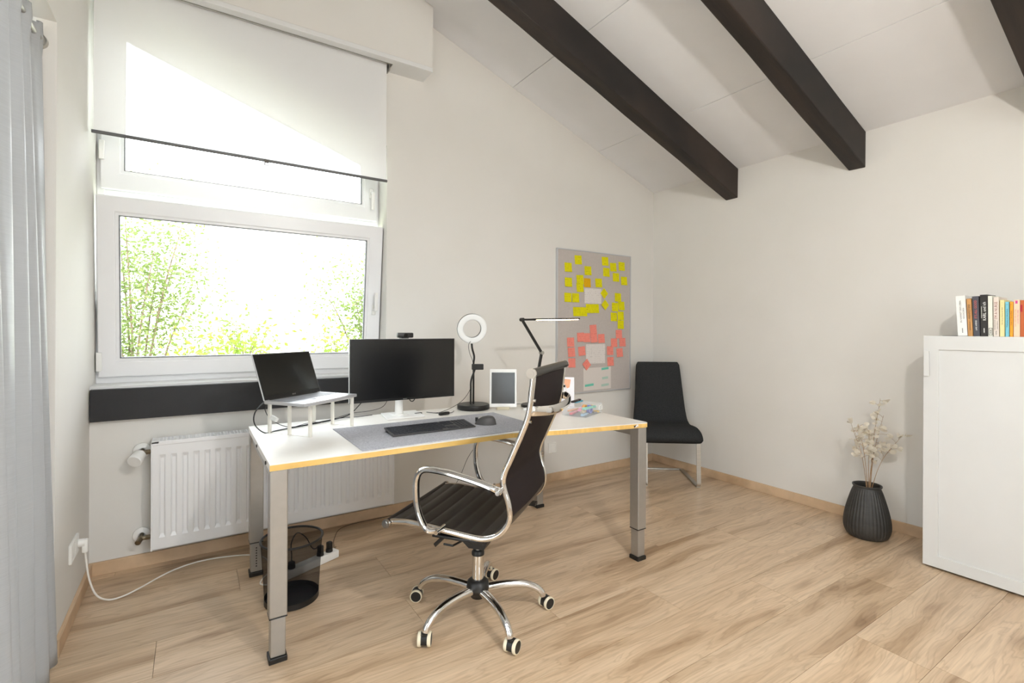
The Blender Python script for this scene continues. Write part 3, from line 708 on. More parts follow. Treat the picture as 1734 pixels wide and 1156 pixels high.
# ------------------------------------------------------------------ books
mPages = mat('book pages', (232, 224, 205), .9, col2=(214, 204, 182), scale=400)
TXT = Matrix(((0, 0, -1, 0), (0, 1, 0, 0), (1, 0, 0, 0), (0, 0, 0, 1)))     # text runs up the spine, faces -x
def tm(y, z): return Matrix.Translation((-.0004, y, z)) @ TXT
ink = lambda c: mat('ink %d %d %d' % c, c, .6)
DKG = (60, 58, 58); WHT = (245, 245, 240)
books = [
 # y high, y low, height, depth, tilt, colour, label, texts
 (.8735, .836, .2065, .145, .050, (240, 239, 235), 'thick white book at the left end of the row', [('DU KANNST DEIN LEBEN', .010, (110, 108, 104), .002, .125), ('VERÄNDERN', .010, (110, 108, 104), -.0095, .115), ('|', .022, (40, 40, 40), -.001, .028)]),
 (.833, .8155, .1905, .135, .042, (206, 152, 92), 'tan brown book beside the thick white one', [('MANIFESTIERE', .0115, (70, 48, 30), 0, .125), ('|', .040, (120, 84, 50), 0, .05)]),
 (.813, .789, .2015, .14, .032, (76, 76, 84), 'slate grey book with coral red lettering on its spine', [("IT'S ALL GOOD", .0135, (222, 96, 84), 0, .135), ('LARS AMEND', .0085, WHT, 0, .055)]),
 (.786, .7595, .2075, .145, .022, (38, 34, 31), 'black book with white title lettering, tallest of the row', [('KARL und ich', .0165, WHT, -.003, .125), ('|', .058, (190, 190, 180), .008, .12), ('|', .020, WHT, 0, .028)]),
 (.7585, .742, .2005, .14, .012, (228, 228, 216), 'pale mint book beside the black one', [('|', .020, (60, 50, 45), -.001, .022)]),
 (.739, .7195, .1935, .14, .010, (228, 216, 204), "light beige book lettered I'M A NURSE in dark red", [("I'M A NURSE", .0155, (140, 62, 52), 0, .128), ('FRANZISKA BÖHLER', .0052, (110, 96, 90), .0045, .058), ('JARKA KUBSOVA', .0052, (110, 96, 90), -.0045, .056), ('HEYNE', .006, (60, 55, 50), 0, .018)]),
 (.7165, .700, .1785, .125, .006, (232, 218, 158), 'pale yellow paperback between the beige and blue ones', [('Das Café am Rande der Welt', .007, (150, 136, 92), 0, .10), ('1', .006, (120, 104, 60), 0, .165)]),
 (.6975, .6845, .1685, .125, .004, (122, 196, 214), 'light blue slim paperback', [('Wiedersehen im Café am Rande', .0068, (30, 80, 110), 0, .09), ('2', .006, (20, 40, 60), 0, .155)]),
 (.682, .671, .1685, .125, .002, (238, 160, 34), 'slim bright orange yellow paperback', [('Auszeit im Café am Rande', .0066, (150, 84, 10), 0, .09), ('3', .006, (60, 40, 10), 0, .155)]),
 (.669, .6475, .1765, .13, .002, (242, 208, 178), 'peach book with orange lettering near the right edge', [('DAS CAFE DER GUTEN', .008, (226, 150, 96), .0045, .09), ('LAUNE UND LIEBE', .008, (206, 130, 150), -.0045, .095)]),
 (.6465, .624, .174, .135, .0, (190, 96, 44), 'rust orange book, last at the right edge', []),
]
for (ya, yb, h, dp, tilt, c, lb, tx) in books:
    th = ya - yb
    o = empty('book', (3.30, (ya + yb) / 2, CH), 0, lb, 'book', 'books standing on the white cabinet', rot=(-tilt, 0, 0))
    lift = abs(math.sin(tilt)) * th / 2
    o.location.z += lift
    cm = mat('cover %d %d %d' % c, c, .5, col2=tuple(min(255, int(v * 1.03)) for v in c), scale=50)
    k = B(); t_ = .0014
    k.box(0, .003, -th / 2, th / 2, 0, h, .001); k.box(.002, dp, -th / 2, -th / 2 + t_, 0, h); k.box(.002, dp, th / 2 - t_, th / 2, 0, h)
    k.obj('cover', cm, o)
    B().box(.003, dp - .004, -th / 2 + t_, th / 2 - t_, .003, h - .003).obj('pages', mPages, o)
    for (s_, sz, tc_, yy, zz) in tx:
        if s_ == '|':      # small print, too small to read: a few short strokes
            nb = B(); q0 = zz - sz / 2; rk_ = random.Random(int(sz * 1e4))
            while q0 < zz + sz / 2:
                w_ = rk_.uniform(.002, .004); nb.box(-.0004, .001, yy - .0016, yy + .0016, q0, q0 + w_); q0 += w_ + .0012
            nb.obj('small_print', ink(tc_), o)
            continue
        lettering(s_, sz, ink(tc_), o, tm(yy, zz))
    if c == (242, 208, 178): B().box(-.0004, .001, -.003, .005, h - .018, h - .004).obj('publisher_mark', ink((206, 66, 140)), o)
    if c == (228, 228, 216): B().ring([(-.0075, .006), (.006, .006), (.006, .042), (-.0075, .042)], [(-.0055, .008), (.004, .008), (.004, .040), (-.0055, .040)], -.0004, .001, 'x').obj('publisher_mark', ink((70, 58, 50)), o)
    if c == (190, 96, 44): B().box(-.0004, .001, .004, .011, h - .055, h - .022).obj('publisher_mark', ink((176, 24, 40)), o)

# ------------------------------------------------------------------ vase with dried branches
va = Vector((3.44, 1.33, 0))
mVase = mat('matt black ceramic', (44, 43, 41), .5, col2=(58, 56, 53), scale=14, stretch=(1, 1, 3), bump=.05, bscale=300)
prf = [(.0, .002), (.076, .0), (.097, .006), (.112, .026), (.120, .06), (.119, .10), (.111, .15), (.099, .20), (.085, .25), (.0735, .285), (.069, .298), (.069, .303)]
pv = [(p.x, p.z) for p in cr([(r_, 0, z) for r_, z in prf], 4)]
def rbf(t, z):
    k = min(1, max(0, (z - .004) / .03)) * min(1, max(0, (.292 - z) / .02))
    return 1 + k * .030 * (abs(math.sin(t * 19)) - .6)
vz = empty('ribbed_vase', va, 0, 'black ribbed floor vase holding dried branches', 'vase')
B().lathe(pv, 228, rf=rbf).obj('body', mVase, vz, smooth=70)
B().lathe([(.069, .302), (.0745, .303), (.0765, .308), (.0755, .313), (.070, .314), (.066, .310), (.066, .300), (.078, .24), (.092, .18), (.10, .06), (.0, .03)], 48).obj('rim', mVase, vz, smooth=50)
mStem = mat('dried stem', (172, 140, 104), .8, col2=(146, 112, 80), scale=60)
mPod = mat('papery seed pod', (246, 241, 230), .7, col2=(236, 228, 212), scale=40, transl=.45)
pb = B(); ns = 12
rim_ = [(math.cos(2 * PI * k / ns) * .012, math.sin(2 * PI * k / ns) * .016 + .016, .002 * math.cos(4 * PI * k / ns)) for k in range(ns)]
pb.add([(0, .016, .0035)] + rim_, [(0, 1 + k, 1 + (k + 1) % ns) for k in range(ns)])
pod0 = None
# image-right direction at the vase and depth direction
br = [((-.085, .0, .345), 12, 'dried branch leaning furthest left out of the vase'), ((-.05, .01, .36), 12, 'dried branch second from the left in the vase'),
      ((.01, .02, .33), 9, 'short dried branch rising in the middle of the vase'), ((.06, .0, .525), 10, 'tallest dried branch rising above the others'),
      ((.085, .02, .42), 9, 'dried branch with pods right of the tallest one'), ((.165, -.03, .305), 9, 'dried branch leaning right towards the white cabinet'),
      ((.03, -.02, .25), 9, 'low dried branch with dense pods above the vase mouth')]
rdir = Vector((.8393, -.5437, 0)); fdir = Vector((.5437, .8393, 0))
for i, (e_, npod, lb) in enumerate(br):
    rr = random.Random(50 + i)
    tip = rdir * e_[0] + fdir * e_[1] * .6 + Vector((0, 0, e_[2]))
    base = Vector((rr.uniform(-.015, .02), rr.uniform(-.02, .02), .06)); mouth = rdir * (e_[0] * .16 + .008) + Vector((0, 0, .31)); top = mouth + tip - rdir * 0
    mid = mouth.lerp(top, .5) + rdir * (e_[0] * -.16) + Vector((0, 0, .01))
    P_ = cr([base, mouth, mid, top], 6)
    so_ = B().tube(P_, [.0026 - .0018 * k / (len(P_) - 1) for k in range(len(P_))], 6)
    root = empty('dried_branch', va, 0, lb, 'dried branch', 'dried branches in the ribbed vase')
    tw = []
    for k in range(npod):
        f_ = .42 + .58 * (k + .5) / npod; q = 6 + f_ * 12; j = min(len(P_) - 2, int(q)); a_ = P_[j].lerp(P_[j + 1], q - int(q))
        dr_ = (rdir * rr.uniform(-1, 1) + fdir * rr.uniform(-.7, .5) + Vector((0, 0, rr.uniform(-.1, .9)))).normalized(); e2 = a_ + dr_ * rr.uniform(.012, .045)
        so_.tube([a_, a_.lerp(e2, .5) + Vector((0, 0, .003)), e2], .0008, 4); tw.append((e2, dr_))
    so_.obj('stem', mStem, root, smooth=True)
    for (e2, dr_) in tw:
        for _ in range(3):
            q = (dr_ + Vector((rr.uniform(-.8, .8), rr.uniform(-.8, .8), rr.uniform(-.9, .3)))).to_track_quat('Y', 'Z').to_euler()
            q.rotate_axis('Y', rr.uniform(0, PI)); sc = rr.uniform(.75, 1.25)
            if pod0 is None: pod0 = pb.obj('seed_pod', mPod, root, smooth=True, loc=e2, rot=q)
            else: c = inst(pod0, root, e2, q, (sc, sc, sc)); c.name = 'seed_pod'

# ------------------------------------------------------------------ things on the desk
mFelt = mat('grey felt', (192, 192, 197), .98, col2=(164, 164, 170), scale=160, bump=.5, bscale=500, spec=.05, contrast=.35)
tag(B().box(-.464, .464, -.2575, .2575, 0, .003, .001).obj('desk_mat', mFelt, loc=(1.044, 2.2735, ZD)), 'grey felt desk mat under the keyboard and mouse', 'desk mat')
# keyboard
ZM = ZD + .003
kb = empty('keyboard', (.985, 2.255, ZM), 0, 'slim dark grey keyboard lying on the felt mat', 'keyboard')
mKB = mat('dark grey aluminium', (84, 82, 82), .4, .3); mKey = mat('black keys', (36, 38, 44), .45, col2=(44, 47, 55), scale=50)
Tk = Matrix.Rotation(math.radians(6.5), 4, 'X') @ Matrix.Translation((0, 0, .0085))
B().box(-.216, .216, -.066, .066, 0, .007, .002, M=Tk).obj('body', mKB, kb)
ks = B()
for r_ in range(6):
    y = -.052 + r_ * .0205; x = -.208
    ws = [.0165] * 14 if r_ else [.021, .018, .018, .098, .018, .018, .018, .018]
    if r_ == 1: ws = [.038] + [.0165] * 10 + [.042]
    if r_ == 2: ws = [.028] + [.0165] * 11 + [.034]
    if r_ == 3: ws = [.024] + [.0165] * 13
    if r_ == 4: ws = [.0165] * 13 + [.030]
    for w_ in ws:
        ks.box(x, x + w_, y - .0085, y + .0085, .007, .0095, .0008, M=Tk, seg=1); x += w_ + .0025
        if x > .062: break
    for q in range(3): ks.box(.07 + q * .019, .0865 + q * .019, y - .0085, y + .0085, .007, .0095, .0008, M=Tk, seg=1) if r_ not in (2,) else None
    for q in range(4): ks.box(.134 + q * .0195, .151 + q * .0195, y - .0085, y + .0085, .007, .0095, .0008, M=Tk, seg=1)
ks.obj('keys', mKey, kb)['kind'] = 'stuff'
ft = B(); ft.box(-.21, .21, .045, .06, 0, .013); ft.obj('rear_foot', mKB, kb)
# mouse
mo = empty('computer_mouse', (1.285, 2.235, ZM), math.radians(48), 'dark grey computer mouse on the felt mat', 'mouse')
mMs = mat('graphite rubber', (82, 80, 80), .5, col2=(74, 72, 72), scale=30)
b = B(); nr_, nc_ = 12, 20; vs_ = [(0, -.012, .047)]
for i in range(1, nr_ + 1):
    f_ = i / nr_
    for k in range(nc_):
        t_ = 2 * PI * k / nc_; z = .044 * (1 - f_ ** 3.2) ** .8 + .001
        vs_.append((.036 * f_ ** .7 * math.cos(t_) * (1.12 if math.sin(t_) < .3 else .95), -.012 * (1 - f_) + .058 * f_ ** .75 * math.sin(t_), z * (1 - .35 * max(0, math.sin(t_)) * f_)))
fs = [(0, 1 + k, 1 + (k + 1) % nc_) for k in range(nc_)] + [(1 + (i - 1) * nc_ + k, 1 + i * nc_ + k, 1 + i * nc_ + (k + 1) % nc_, 1 + (i - 1) * nc_ + (k + 1) % nc_) for i in range(1, nr_) for k in range(nc_)] + [tuple(1 + (nr_ - 1) * nc_ + k for k in range(nc_))]
b.add(vs_, fs).obj('shell', mMs, mo, smooth=70)
B().cyl((-.004, .028, .030), (.004, .028, .030), .011, n=16).obj('scroll_wheel', mSteel, mo, smooth=35)
B().box(-.001, .001, .018, .055, .012, .034).obj('button_gap', mBlackP, mo)
# monitor
mn = empty('monitor', (.99, 2.715, ZD), 0, 'black flat screen monitor on a white stand', 'monitor')
mScr = mat('dark screen glass', (13, 14, 15), .22, col2=(15, 16, 17), scale=2, coat=.0, spec=.6)
mBez = mat('monitor bezel', (20, 20, 20), .35)
B().box(-.304, .304, -.088, -.068, .105, .445, .002).obj('housing', mWhiteSat, mn)
B().box(-.304, .304, -.092, -.0875, .105, .445, .001).obj('bezel', mBez, mn)
B().box(-.299, .299, -.0932, -.0915, .118, .440).obj('screen', mScr, mn)
B().box(-.13, .13, -.07, -.03, .15, .38, .01).obj('rear_housing', mWhiteSat, mn)
B().box(-.012, .012, -.0926, -.0918, .1098, .1126).obj('maker_mark', mSteel, mn)
nk = B(); nk.cyl((0, .005, .01), (0, .005, .20), .024, .016, n=20); nk.box(-.03, .03, -.05, .012, .18, .22, .004); nk.obj('neck', mWhiteSat, mn, smooth=35)
bp = B(); bp.prism([(-.105, -.10), (.115, -.10), (.14, .10), (-.075, .10)], 0, .010); bp.obj('base', mWhiteSat, mn, bevel=.003)
B().prism([(-.045, -.035), (.02, -.045), (.045, -.03), (.05, .03), (-.045, .04)], .0095, .014).obj('base_plate', mWhiteSat, mn, bevel=.002)
# webcam
wc = empty('webcam', (.985, 2.622, ZD + .447), 0, 'small black webcam clipped on top of the monitor', 'webcam')
B().box(-.046, .046, -.02, .006, .004, .032, .006).obj('body', mBlackP, wc, smooth=35)
c = B(); c.cyl((0, -.0195, .018), (0, -.023, .018), .0105, n=20); c.cyl((0, -.022, .018), (0, -.0235, .018), .006, n=16); c.obj('lens', mat('lens', (10, 10, 12), .08), wc, smooth=35)
B().box(-.02, .022, -.006, .03, -.0, .005, .001).obj('clip', mBlackP, wc)
# laptop stand
sdn = empty('laptop_stand', (.4955, 2.5905, ZD), math.radians(35), 'white metal riser with slim legs carrying the laptop', 'laptop stand')
mSt = mat('white powder coat', (242, 238, 228), .4)
ZT = .155
for s_ in (-1, 1):
    x = s_ * .142
    for k, y in enumerate((-.126, 0, .126)):
        B().box(-.0065, .0065, -.0065, .0065, 0, ZT - .012, .001).obj('leg', mSt, sdn, loc=(x, y, 0))
    B().box(-.0066, .0066, -.1326, .1326, ZT - .012, ZT, .001).obj('side_bar', mSt, sdn, loc=(x, 0, 0))
    B().box(-.004, .004, -.1195, .1195, 0, .0015).obj('floor_bar', mSt, sdn, loc=(x, 0, 0))
for y in (-.126, .126): B().box(-.1354, .1354, -.0065, .0065, ZT - .012, ZT, .001).obj('cross_bar', mSt, sdn, loc=(0, y, 0))
g = B()
for k in range(9): x = -.13 + k * .0325; g.box(x - .0015, x + .0015, -.12, .12, ZT - .008, ZT - .004)
for k in range(8): y = -.11 + k * .0315; g.box(-.135, .135, y - .0015, y + .0015, ZT - .008, ZT - .004)
g.obj('grid', mSt, sdn)['kind'] = 'stuff'
# laptop, local x along its width, local -y towards the user
FL = Vector((.405, 2.291)); wdir = Vector((math.cos(math.radians(37)), math.sin(math.radians(37)))); bdir = Vector((-wdir.y, wdir.x))
cen = FL + wdir * .18 + bdir * .115
lp = empty('laptop', (cen.x, cen.y, ZD + ZT + .0005), math.radians(37), 'open silver laptop with dark screen on the white riser', 'laptop')
mLap = mat('silver laptop shell', (214, 214, 216), .35, .5, col2=(206, 206, 208), scale=10)
B().box(-.18, .18, -.115, .115, .002, .0165, .003).obj('base', mLap, lp, smooth=30)
kk = B(); 
for r_ in range(6):
    for q in range(16):
        if r_ == 0 and 4 <= q <= 8:
            if q == 4: kk.box(-.158 + q * .0198, -.158 + 9 * .0198 - .0025, -.01, .006, .0165, .0178)
            continue
        kk.box(-.158 + q * .0198, -.158 + q * .0198 + .0172, -.01 + r_ * .0185, .006 + r_ * .0185, .0165, .0178)
kk.obj('keys', mat('grey laptop keys', (150, 152, 158), .5), lp)['kind'] = 'stuff'
B().box(-.055, .055, -.10, -.03, .0162, .0168).obj('touchpad', mat('touchpad', (196, 196, 199), .25, .3), lp)
ld = empty('tmp', (0, 0, 0)); bpy.data.objects.remove(ld)
LM = Matrix.Translation((0, .113, .0165)) @ Matrix.Rotation(math.radians(-20), 4, 'X')
lid = B().box(-.18, .18, 0, .006, 0, .224, .002, M=LM).obj('lid', mLap, lp)
B().box(-.177, .177, -.0012, .0005, .002, .221, M=LM).obj('bezel', mBez, lid)
B().box(-.172, .172, -.0018, -.001, .022, .216, M=LM).obj('screen', mat('laptop screen', (12, 14, 12), .18, spec=.6), lid)
lettering('ASUS', .010, mSteel, lid, LM @ Matrix.Translation((0, -.0015, .011)) @ Matrix.Rotation(PI / 2, 4, 'X'))
B().cyl((-.15, .114, .0155), (.15, .114, .0155), .0055, n=10).obj('hinge', mBlackP, lp, smooth=True)
# ring light
rl = empty('ring_light', (1.475, 2.72, ZD), 0, 'ring light with white ring on a black round base', 'ring light')
B().lathe([(0, 0), (.098, 0), (.101, .004), (.101, .026), (.097, .031), (0, .0315)], 48).obj('base', mBlackM, rl, smooth=40)
B().cyl((0, 0, .03), (0, 0, .30), .0062, n=12).obj('pole', mBlackM, rl, smooth=35)
B().tube(cr([(-.022, -.006, .03), (-.022, -.006, .12), (-.020, -.006, .18), (-.002, -.008, .23), (.012, -.008, .262)], 5), .0058, 8).obj('gooseneck', mBlackM, rl, smooth=True)
B().tube(cr([(.0, 0, .29), (.004, 0, .33), (-.010, 0, .38), (-.016, 0, .44)], 5), .0062, 8).obj('gooseneck', mBlackM, rl, smooth=True)
ph = B(); ph.box(-.012, .062, -.022, .004, .246, .282, .004); ph.obj('phone_clamp', mBlackP, rl, rot=(0, 0, -.45))
R = Vector((-.30, -.93, -.14)).to_track_quat('Z', 'Y').to_euler()
rc = Vector((-.018, -.012, .503))
def torus(R0, ro, ri, hz, hz1, nm, m, par):
    nseg = 48; pr = []
    for q in range(12):
        t_ = 2 * PI * q / 12; pr.append((R0 + ro * math.copysign(abs(math.cos(t_)) ** .7, math.cos(t_)), (hz + hz1) / 2 + (hz1 - hz) / 2 * math.copysign(abs(math.sin(t_)) ** .7, math.sin(t_))))
    vs_ = [(r_ * math.cos(2 * PI * k / nseg), r_ * math.sin(2 * PI * k / nseg), z) for r_, z in pr for k in range(nseg)]
    fs = [(i * nseg + k, i * nseg + (k + 1) % nseg, ((i + 1) % 12) * nseg + (k + 1) % nseg, ((i + 1) % 12) * nseg + k) for i in range(12) for k in range(nseg)]
    return B().add(vs_, fs).obj(nm, m, par, smooth=60, loc=rc, rot=R)
torus(.0745, .0195, 0, -.022, .004, 'ring_housing', mBlackP, rl)
torus(.0745, .0188, 0, .000, .013, 'diffuser', mat('opal diffuser', (236, 236, 234), .45), rl)
# tablet
tb = empty('tablet', (1.628, 2.612, ZD), math.radians(-32), 'white tablet standing upright in a small beige holder', 'tablet')
TM = Matrix.Translation((0, -.005, .013)) @ Matrix.Rotation(math.radians(-14), 4, 'X')
B().box(-.085, .085, -.004, .004, 0, .240, .0025, M=TM).obj('body', mWhiteSat, tb)
B().box(-.0735, .0735, -.0048, -.0035, .022, .218, M=TM).obj('screen', mat('tablet screen', (22, 22, 23), .15, spec=.6, col2=(30, 30, 31), scale=9), tb)
B().cyl((0, -.0045, .011), (0, -.0038, .011), .005, n=16).bl if False else None
hd = B(); hd.box(-.04, .04, -.028, .05, 0, .008, .002); hd.box(-.04, .04, -.028, -.020, 0, .018, .003); hd.box(-.04, .04, .03, .04, .0, .06, .002)
tag(hd.obj('tablet_holder', mat('beige plastic', (206, 196, 170), .5), loc=(1.628, 2.612, ZD), rot=(0, 0, math.radians(-32))), 'small beige holder under the tablet', 'tablet holder')
# swing arm lamp
sl = empty('desk_lamp', (1.845, 2.60, ZD), 0, 'black swing arm desk lamp with a lit slim LED bar', 'desk lamp')
B().lathe([(0, 0), (.072, 0), (.075, .003), (.075, .014), (.071, .018), (0, .019)], 36).obj('base', mBlackM, sl, smooth=40)
E1 = Vector((.071, 0, .347)); E2 = Vector((-.085, 0, .562)); HE = Vector((.389, 0, .573))
def arm(a, c, nm):
    B().tube([a, c], .01, 4, flat=(.0125, .009), ref=(0, 1, 0)).obj(nm, mBlackM, sl, bevel=.001)
arm(Vector((0, 0, .018)), E1, 'lower_arm'); arm(E1, E2, 'upper_arm')
for q in (E1, E2): B().cyl(q - Vector((0, .014, 0)), q + Vector((0, .014, 0)), .012, n=18).obj('joint', mBlackM if q is E2 else mSteel, sl, smooth=35)
arm(E2, E2.lerp(HE, .22), 'head_neck')
hd = B().tube([E2.lerp(HE, .2) + Vector((0, 0, .003)), HE + Vector((0, 0, .003))], .01, 4, flat=(.018, .006), ref=(0, 1, 0)).obj('lamp_head', mBlackM, sl)
led = mat('warm LED strip', (255, 238, 210), .5, emit=(255, 224, 178), estr=14)
B().tube([E2.lerp(HE, .25) + Vector((0, 0, -.004)), HE + Vector((-.012, 0, -.004))], .01, 4, flat=(.013, .004), ref=(0, 1, 0)).obj('led_strip', led, hd)
# little white round thing beside the lamp base
pk = B(); pk.lathe([(0, 0), (.024, 0), (.027, .004), (.026, .010), (.020, .014), (0, .015)], 28)
tag(pk.obj('cable_puck', mWhiteSat, smooth=40, loc=(1.735, 2.50, ZD)), 'small white round puck in front of the lamp base', 'puck')

# stationery tray and what lies in it
ta = math.radians(23.5); tc0 = Vector((1.945, 2.225, ZD))
ux = Vector((math.cos(ta), math.sin(ta), 0)); uy = Vector((-math.sin(ta), math.cos(ta), 0))
mAcr = see_through('clear acrylic', (240, 244, 246), .14, .1)
tr = empty('acrylic_tray', tc0, ta, 'clear acrylic tray full of pens and tape on the desk corner', 'tray')
B().box(-.117, .117, -.075, .075, 0, .003, .001).obj('tray_bottom', mAcr, tr)
for s_ in (-1, 1):
    B().box(-.117, .117, -.0015, .0015, .003, .058).obj('tray_wall', mAcr, tr, loc=(0, s_ * .0735, 0))
    B().box(-.0015, .0015, -.072, .072, .003, .058).obj('tray_wall', mAcr, tr, loc=(s_ * .1155, 0, 0))
def intray(x, y, z): return tc0 + ux * x + uy * y + Vector((0, 0, z))
def pen(x, y, z, az, Ln, wd, c, lb, nm='highlighter'):
    o = empty(nm, intray(x, y, z), ta + az, lb, 'pen', 'pens in the acrylic tray')
    cm = mat('pen %d %d %d' % c, c, .35)
    B().box(-Ln / 2, Ln / 2 * .45, -wd, wd, -wd * .6, wd * .6, wd * .4).obj('barrel', cm, o, smooth=35)
    B().box(Ln / 2 * .45, Ln / 2, -wd * .98, wd * .98, -wd * .6, wd * .6, wd * .4).obj('cap', mat('pencap %d %d %d' % c, tuple(int(v * .9) for v in c), .35), o, smooth=35)
pen(-.015, -.05, .043, -.12, .13, .011, (122, 214, 190), 'mint green highlighter in front of the tray contents')
pen(-.07, -.045, .011, .05, .078, .010, (160, 196, 224), 'light blue highlighter at the tray front left')
pen(-.06, -.012, .036, .35, .09, .010, (236, 140, 176), 'pink highlighter lying on top in the tray')
pen(-.055, .03, .012, .1, .11, .010, (226, 96, 110), 'red highlighter at the back left of the tray')
pen(.0, .055, .02, -.1, .13, .009, (224, 150, 92), 'orange highlighter along the back of the tray')
pen(.075, .062, .058, -.06, .09, .008, (90, 180, 206), 'turquoise pen lying across the back of the tray', 'felt_pen')
pen(.035, .06, .068, .05, .12, .010, (34, 32, 34), 'black marker lying across the back of the tray', 'marker')
def tape(x, y, z, c, lb, r_=.022, w_=.016, rot=(PI / 2, 0, .4)):
    o = B(); o.lathe([(r_, -w_ / 2), (r_, w_ / 2), (r_ * .6, w_ / 2), (r_ * .6, -w_ / 2), (r_, -w_ / 2)], 28)
    tag(o.obj('tape_roll', mat('tape %d %d %d' % c, c, .5, col2=tuple(min(255, v + 40) for v in c), scale=70), smooth=40, loc=intray(x, y, z), rot=rot), lb, 'tape', 'tape rolls in the acrylic tray')
tape(.028, -.032, .026, (96, 100, 196), 'violet blue roll of tape in the tray', .024, .02, (PI / 2, 0, ta))
tape(.05, .01, .025, (232, 160, 90), 'orange roll of tape behind the violet one')
tape(.09, -.015, .022, (222, 170, 60), 'mustard yellow roll of tape at the right of the tray', .02, .018, (PI / 2, .3, .9))
tape(.085, -.05, .0075, (240, 186, 60), 'small yellow roll of tape lying flat at the tray front', .018, .008, (0, 0, 0))
tape(.06, -.052, .0065, (120, 110, 104), 'grey brown roll of tape lying flat near the tray front', .014, .007, (0, 0, 0))
tape(.0, .0, .02, (240, 205, 170), 'pale peach roll of tape in the middle of the tray', .018, .02, (PI / 2, 0, .2))
tape(.075, .03, .02, (236, 80, 150), 'magenta roll of tape at the back right of the tray', .016, .012, (PI / 2, 0, 1.2))
# white oval label frame on the tray's front right
oh = B(); oh.tube([(.024 * math.copysign(abs(math.cos(t_)) ** .5, math.cos(t_)), 0, .014 * math.copysign(abs(math.sin(t_)) ** .5, math.sin(t_))) for t_ in [2 * PI * q / 28 for q in range(28)]], .0022, 6, closed=True)
tag(oh.obj('scissor_handle', mWhiteSat, smooth=True, loc=intray(.085, -.079, .034), rot=(0, 0, ta)), 'white oval loop hanging on the tray front', 'handle')
# pink box behind
px = empty('pen_box', (1.838, 2.375, ZD), ta, 'low red and pink box behind the acrylic tray', 'box')
mPink = mat('red pink print', (214, 92, 92), .5, col2=(226, 126, 120), scale=60)
B().box(-.04, .04, -.03, .03, 0, .034, .002).obj('body', mPink, px)
B().box(-.041, .041, -.031, .031, .034, .044, .002).obj('lid', mat('pale pink lid', (238, 196, 190), .5), px)
# cards standing behind
def card(x, y, rz, w_, h_, m, lb, z0=ZD):
    o = B(); o.box(-w_ / 2, w_ / 2, -.0012, .0012, 0, h_)
    return tag(o.obj('greeting_card', m, loc=(x, y, z0), rot=(-.12, 0, rz)), lb, 'card', 'cards standing on the desk')
mCard = mat('white card with orange print', (244, 242, 246), .6)
c1 = card(2.0, 2.445, math.radians(-38), .10, .195, mCard, 'white card with an orange patch standing behind the tray')
B().prism([(-.032, .186), (.028, .180), (.020, .13), (.004, .124)], -.0018, -.001, 'y').obj('orange_print', mat('orange print', (236, 150, 92), .6, col2=(240, 190, 160), scale=14), c1)
B().prism([(-.012, .14), (-.010, .14), (.030, .03), (.028, .03)], -.0018, -.001, 'y').obj('thin_line', mat('beige print', (226, 204, 178), .6), c1)
oh = B(); oh.tube([(.016 * math.cos(t_), -.0015, .020 + .013 * math.sin(t_)) for t_ in [2 * PI * q / 24 for q in range(24)]], .001, 5, closed=True); oh.obj('ring_print', mat('tan print', (200, 176, 150), .6), c1)
card(2.045, 2.47, math.radians(-30), .05, .15, mat('floral card', (236, 220, 190), .7, col2=(170, 150, 90), scale=45, contrast=.2), 'narrow floral card standing behind the white card')

# ------------------------------------------------------------------ cables
mCab = mat('black cable', (26, 27, 30), .5); mCabW = mat('white cable', (238, 234, 226), .5)
def cable(nm, pts, r_, m, lb, extra=None):
    o = tag(B().tube(cr(pts, 6), r_, 6).obj(nm, m, smooth=True), lb, 'cable'); return o
z = ZD + .003
cable('laptop_cable', [(.30, 2.545, .912), (.275, 2.53, .905), (.235, 2.52, .86), (.238, 2.55, .80), (.285, 2.60, z), (.34, 2.63, z), (.44, 2.68, z), (.58, 2.74, z), (.72, 2.80, .76), (.78, 2.815, .80), (.83, 2.79, .87), (.84, 2.72, .93)], .0028, mCab, 'thick black cable looping from the laptop to the monitor')
cable('charging_cable', [(.325, 2.56, .908), (.30, 2.57, .90), (.285, 2.60, .86), (.32, 2.635, .80), (.40, 2.66, z + .006), (.52, 2.70, z + .006), (.66, 2.77, z + .006), (.78, 2.80, z), (.86, 2.80, z + .003)], .0018, mCab, 'thin black cable running behind the laptop riser')
cable('usb_cable', [(.31, 2.60, z), (.42, 2.655, z + .004), (.50, 2.69, z + .012), (.60, 2.76, z), (.74, 2.80, .77), (.86, 2.81, .775), (.92, 2.78, .80), (.935, 2.72, .87)], .0015, mCab, 'thin black cable drooping below the monitor')
ad = tag(B().box(-.011, .011, -.018, .018, -.011, .011, .004).obj('cable_adapter', mWhiteSat, loc=(.322, 2.582, .815), rot=(.5, .3, 1)), 'small white adapter hanging under the laptop', 'adapter')
cable('display_cable', [(1.04, 2.70, .86), (1.045, 2.69, .835), (1.06, 2.69, .828), (1.075, 2.695, .84), (1.08, 2.70, .87)], .003, mCab, 'short black cable loop under the monitor')
cable('ring_light_cable', [(1.455, 2.71, 1.175), (1.435, 2.71, 1.15), (1.44, 2.71, 1.10), (1.462, 2.705, 1.04), (1.468, 2.705, .98), (1.452, 2.70, .93), (1.44, 2.70, .87), (1.385, 2.69, .81), (1.30, 2.68, .77), (1.22, 2.69, z), (1.16, 2.72, z + .004), (1.18, 2.66, z + .006), (1.23, 2.63, z + .003), (1.29, 2.65, z), (1.33, 2.70, z)], .0016, mCab, 'thin black cable hanging from the ring light')
sw_ = empty('cable_switch', (1.225, 2.615, ZD + .0085), math.radians(12), 'black inline switch of the ring light cable', 'switch')
B().box(-.036, .036, -.010, .010, -.0085, .0085, .006).obj('body', mBlackP, sw_, smooth=35)
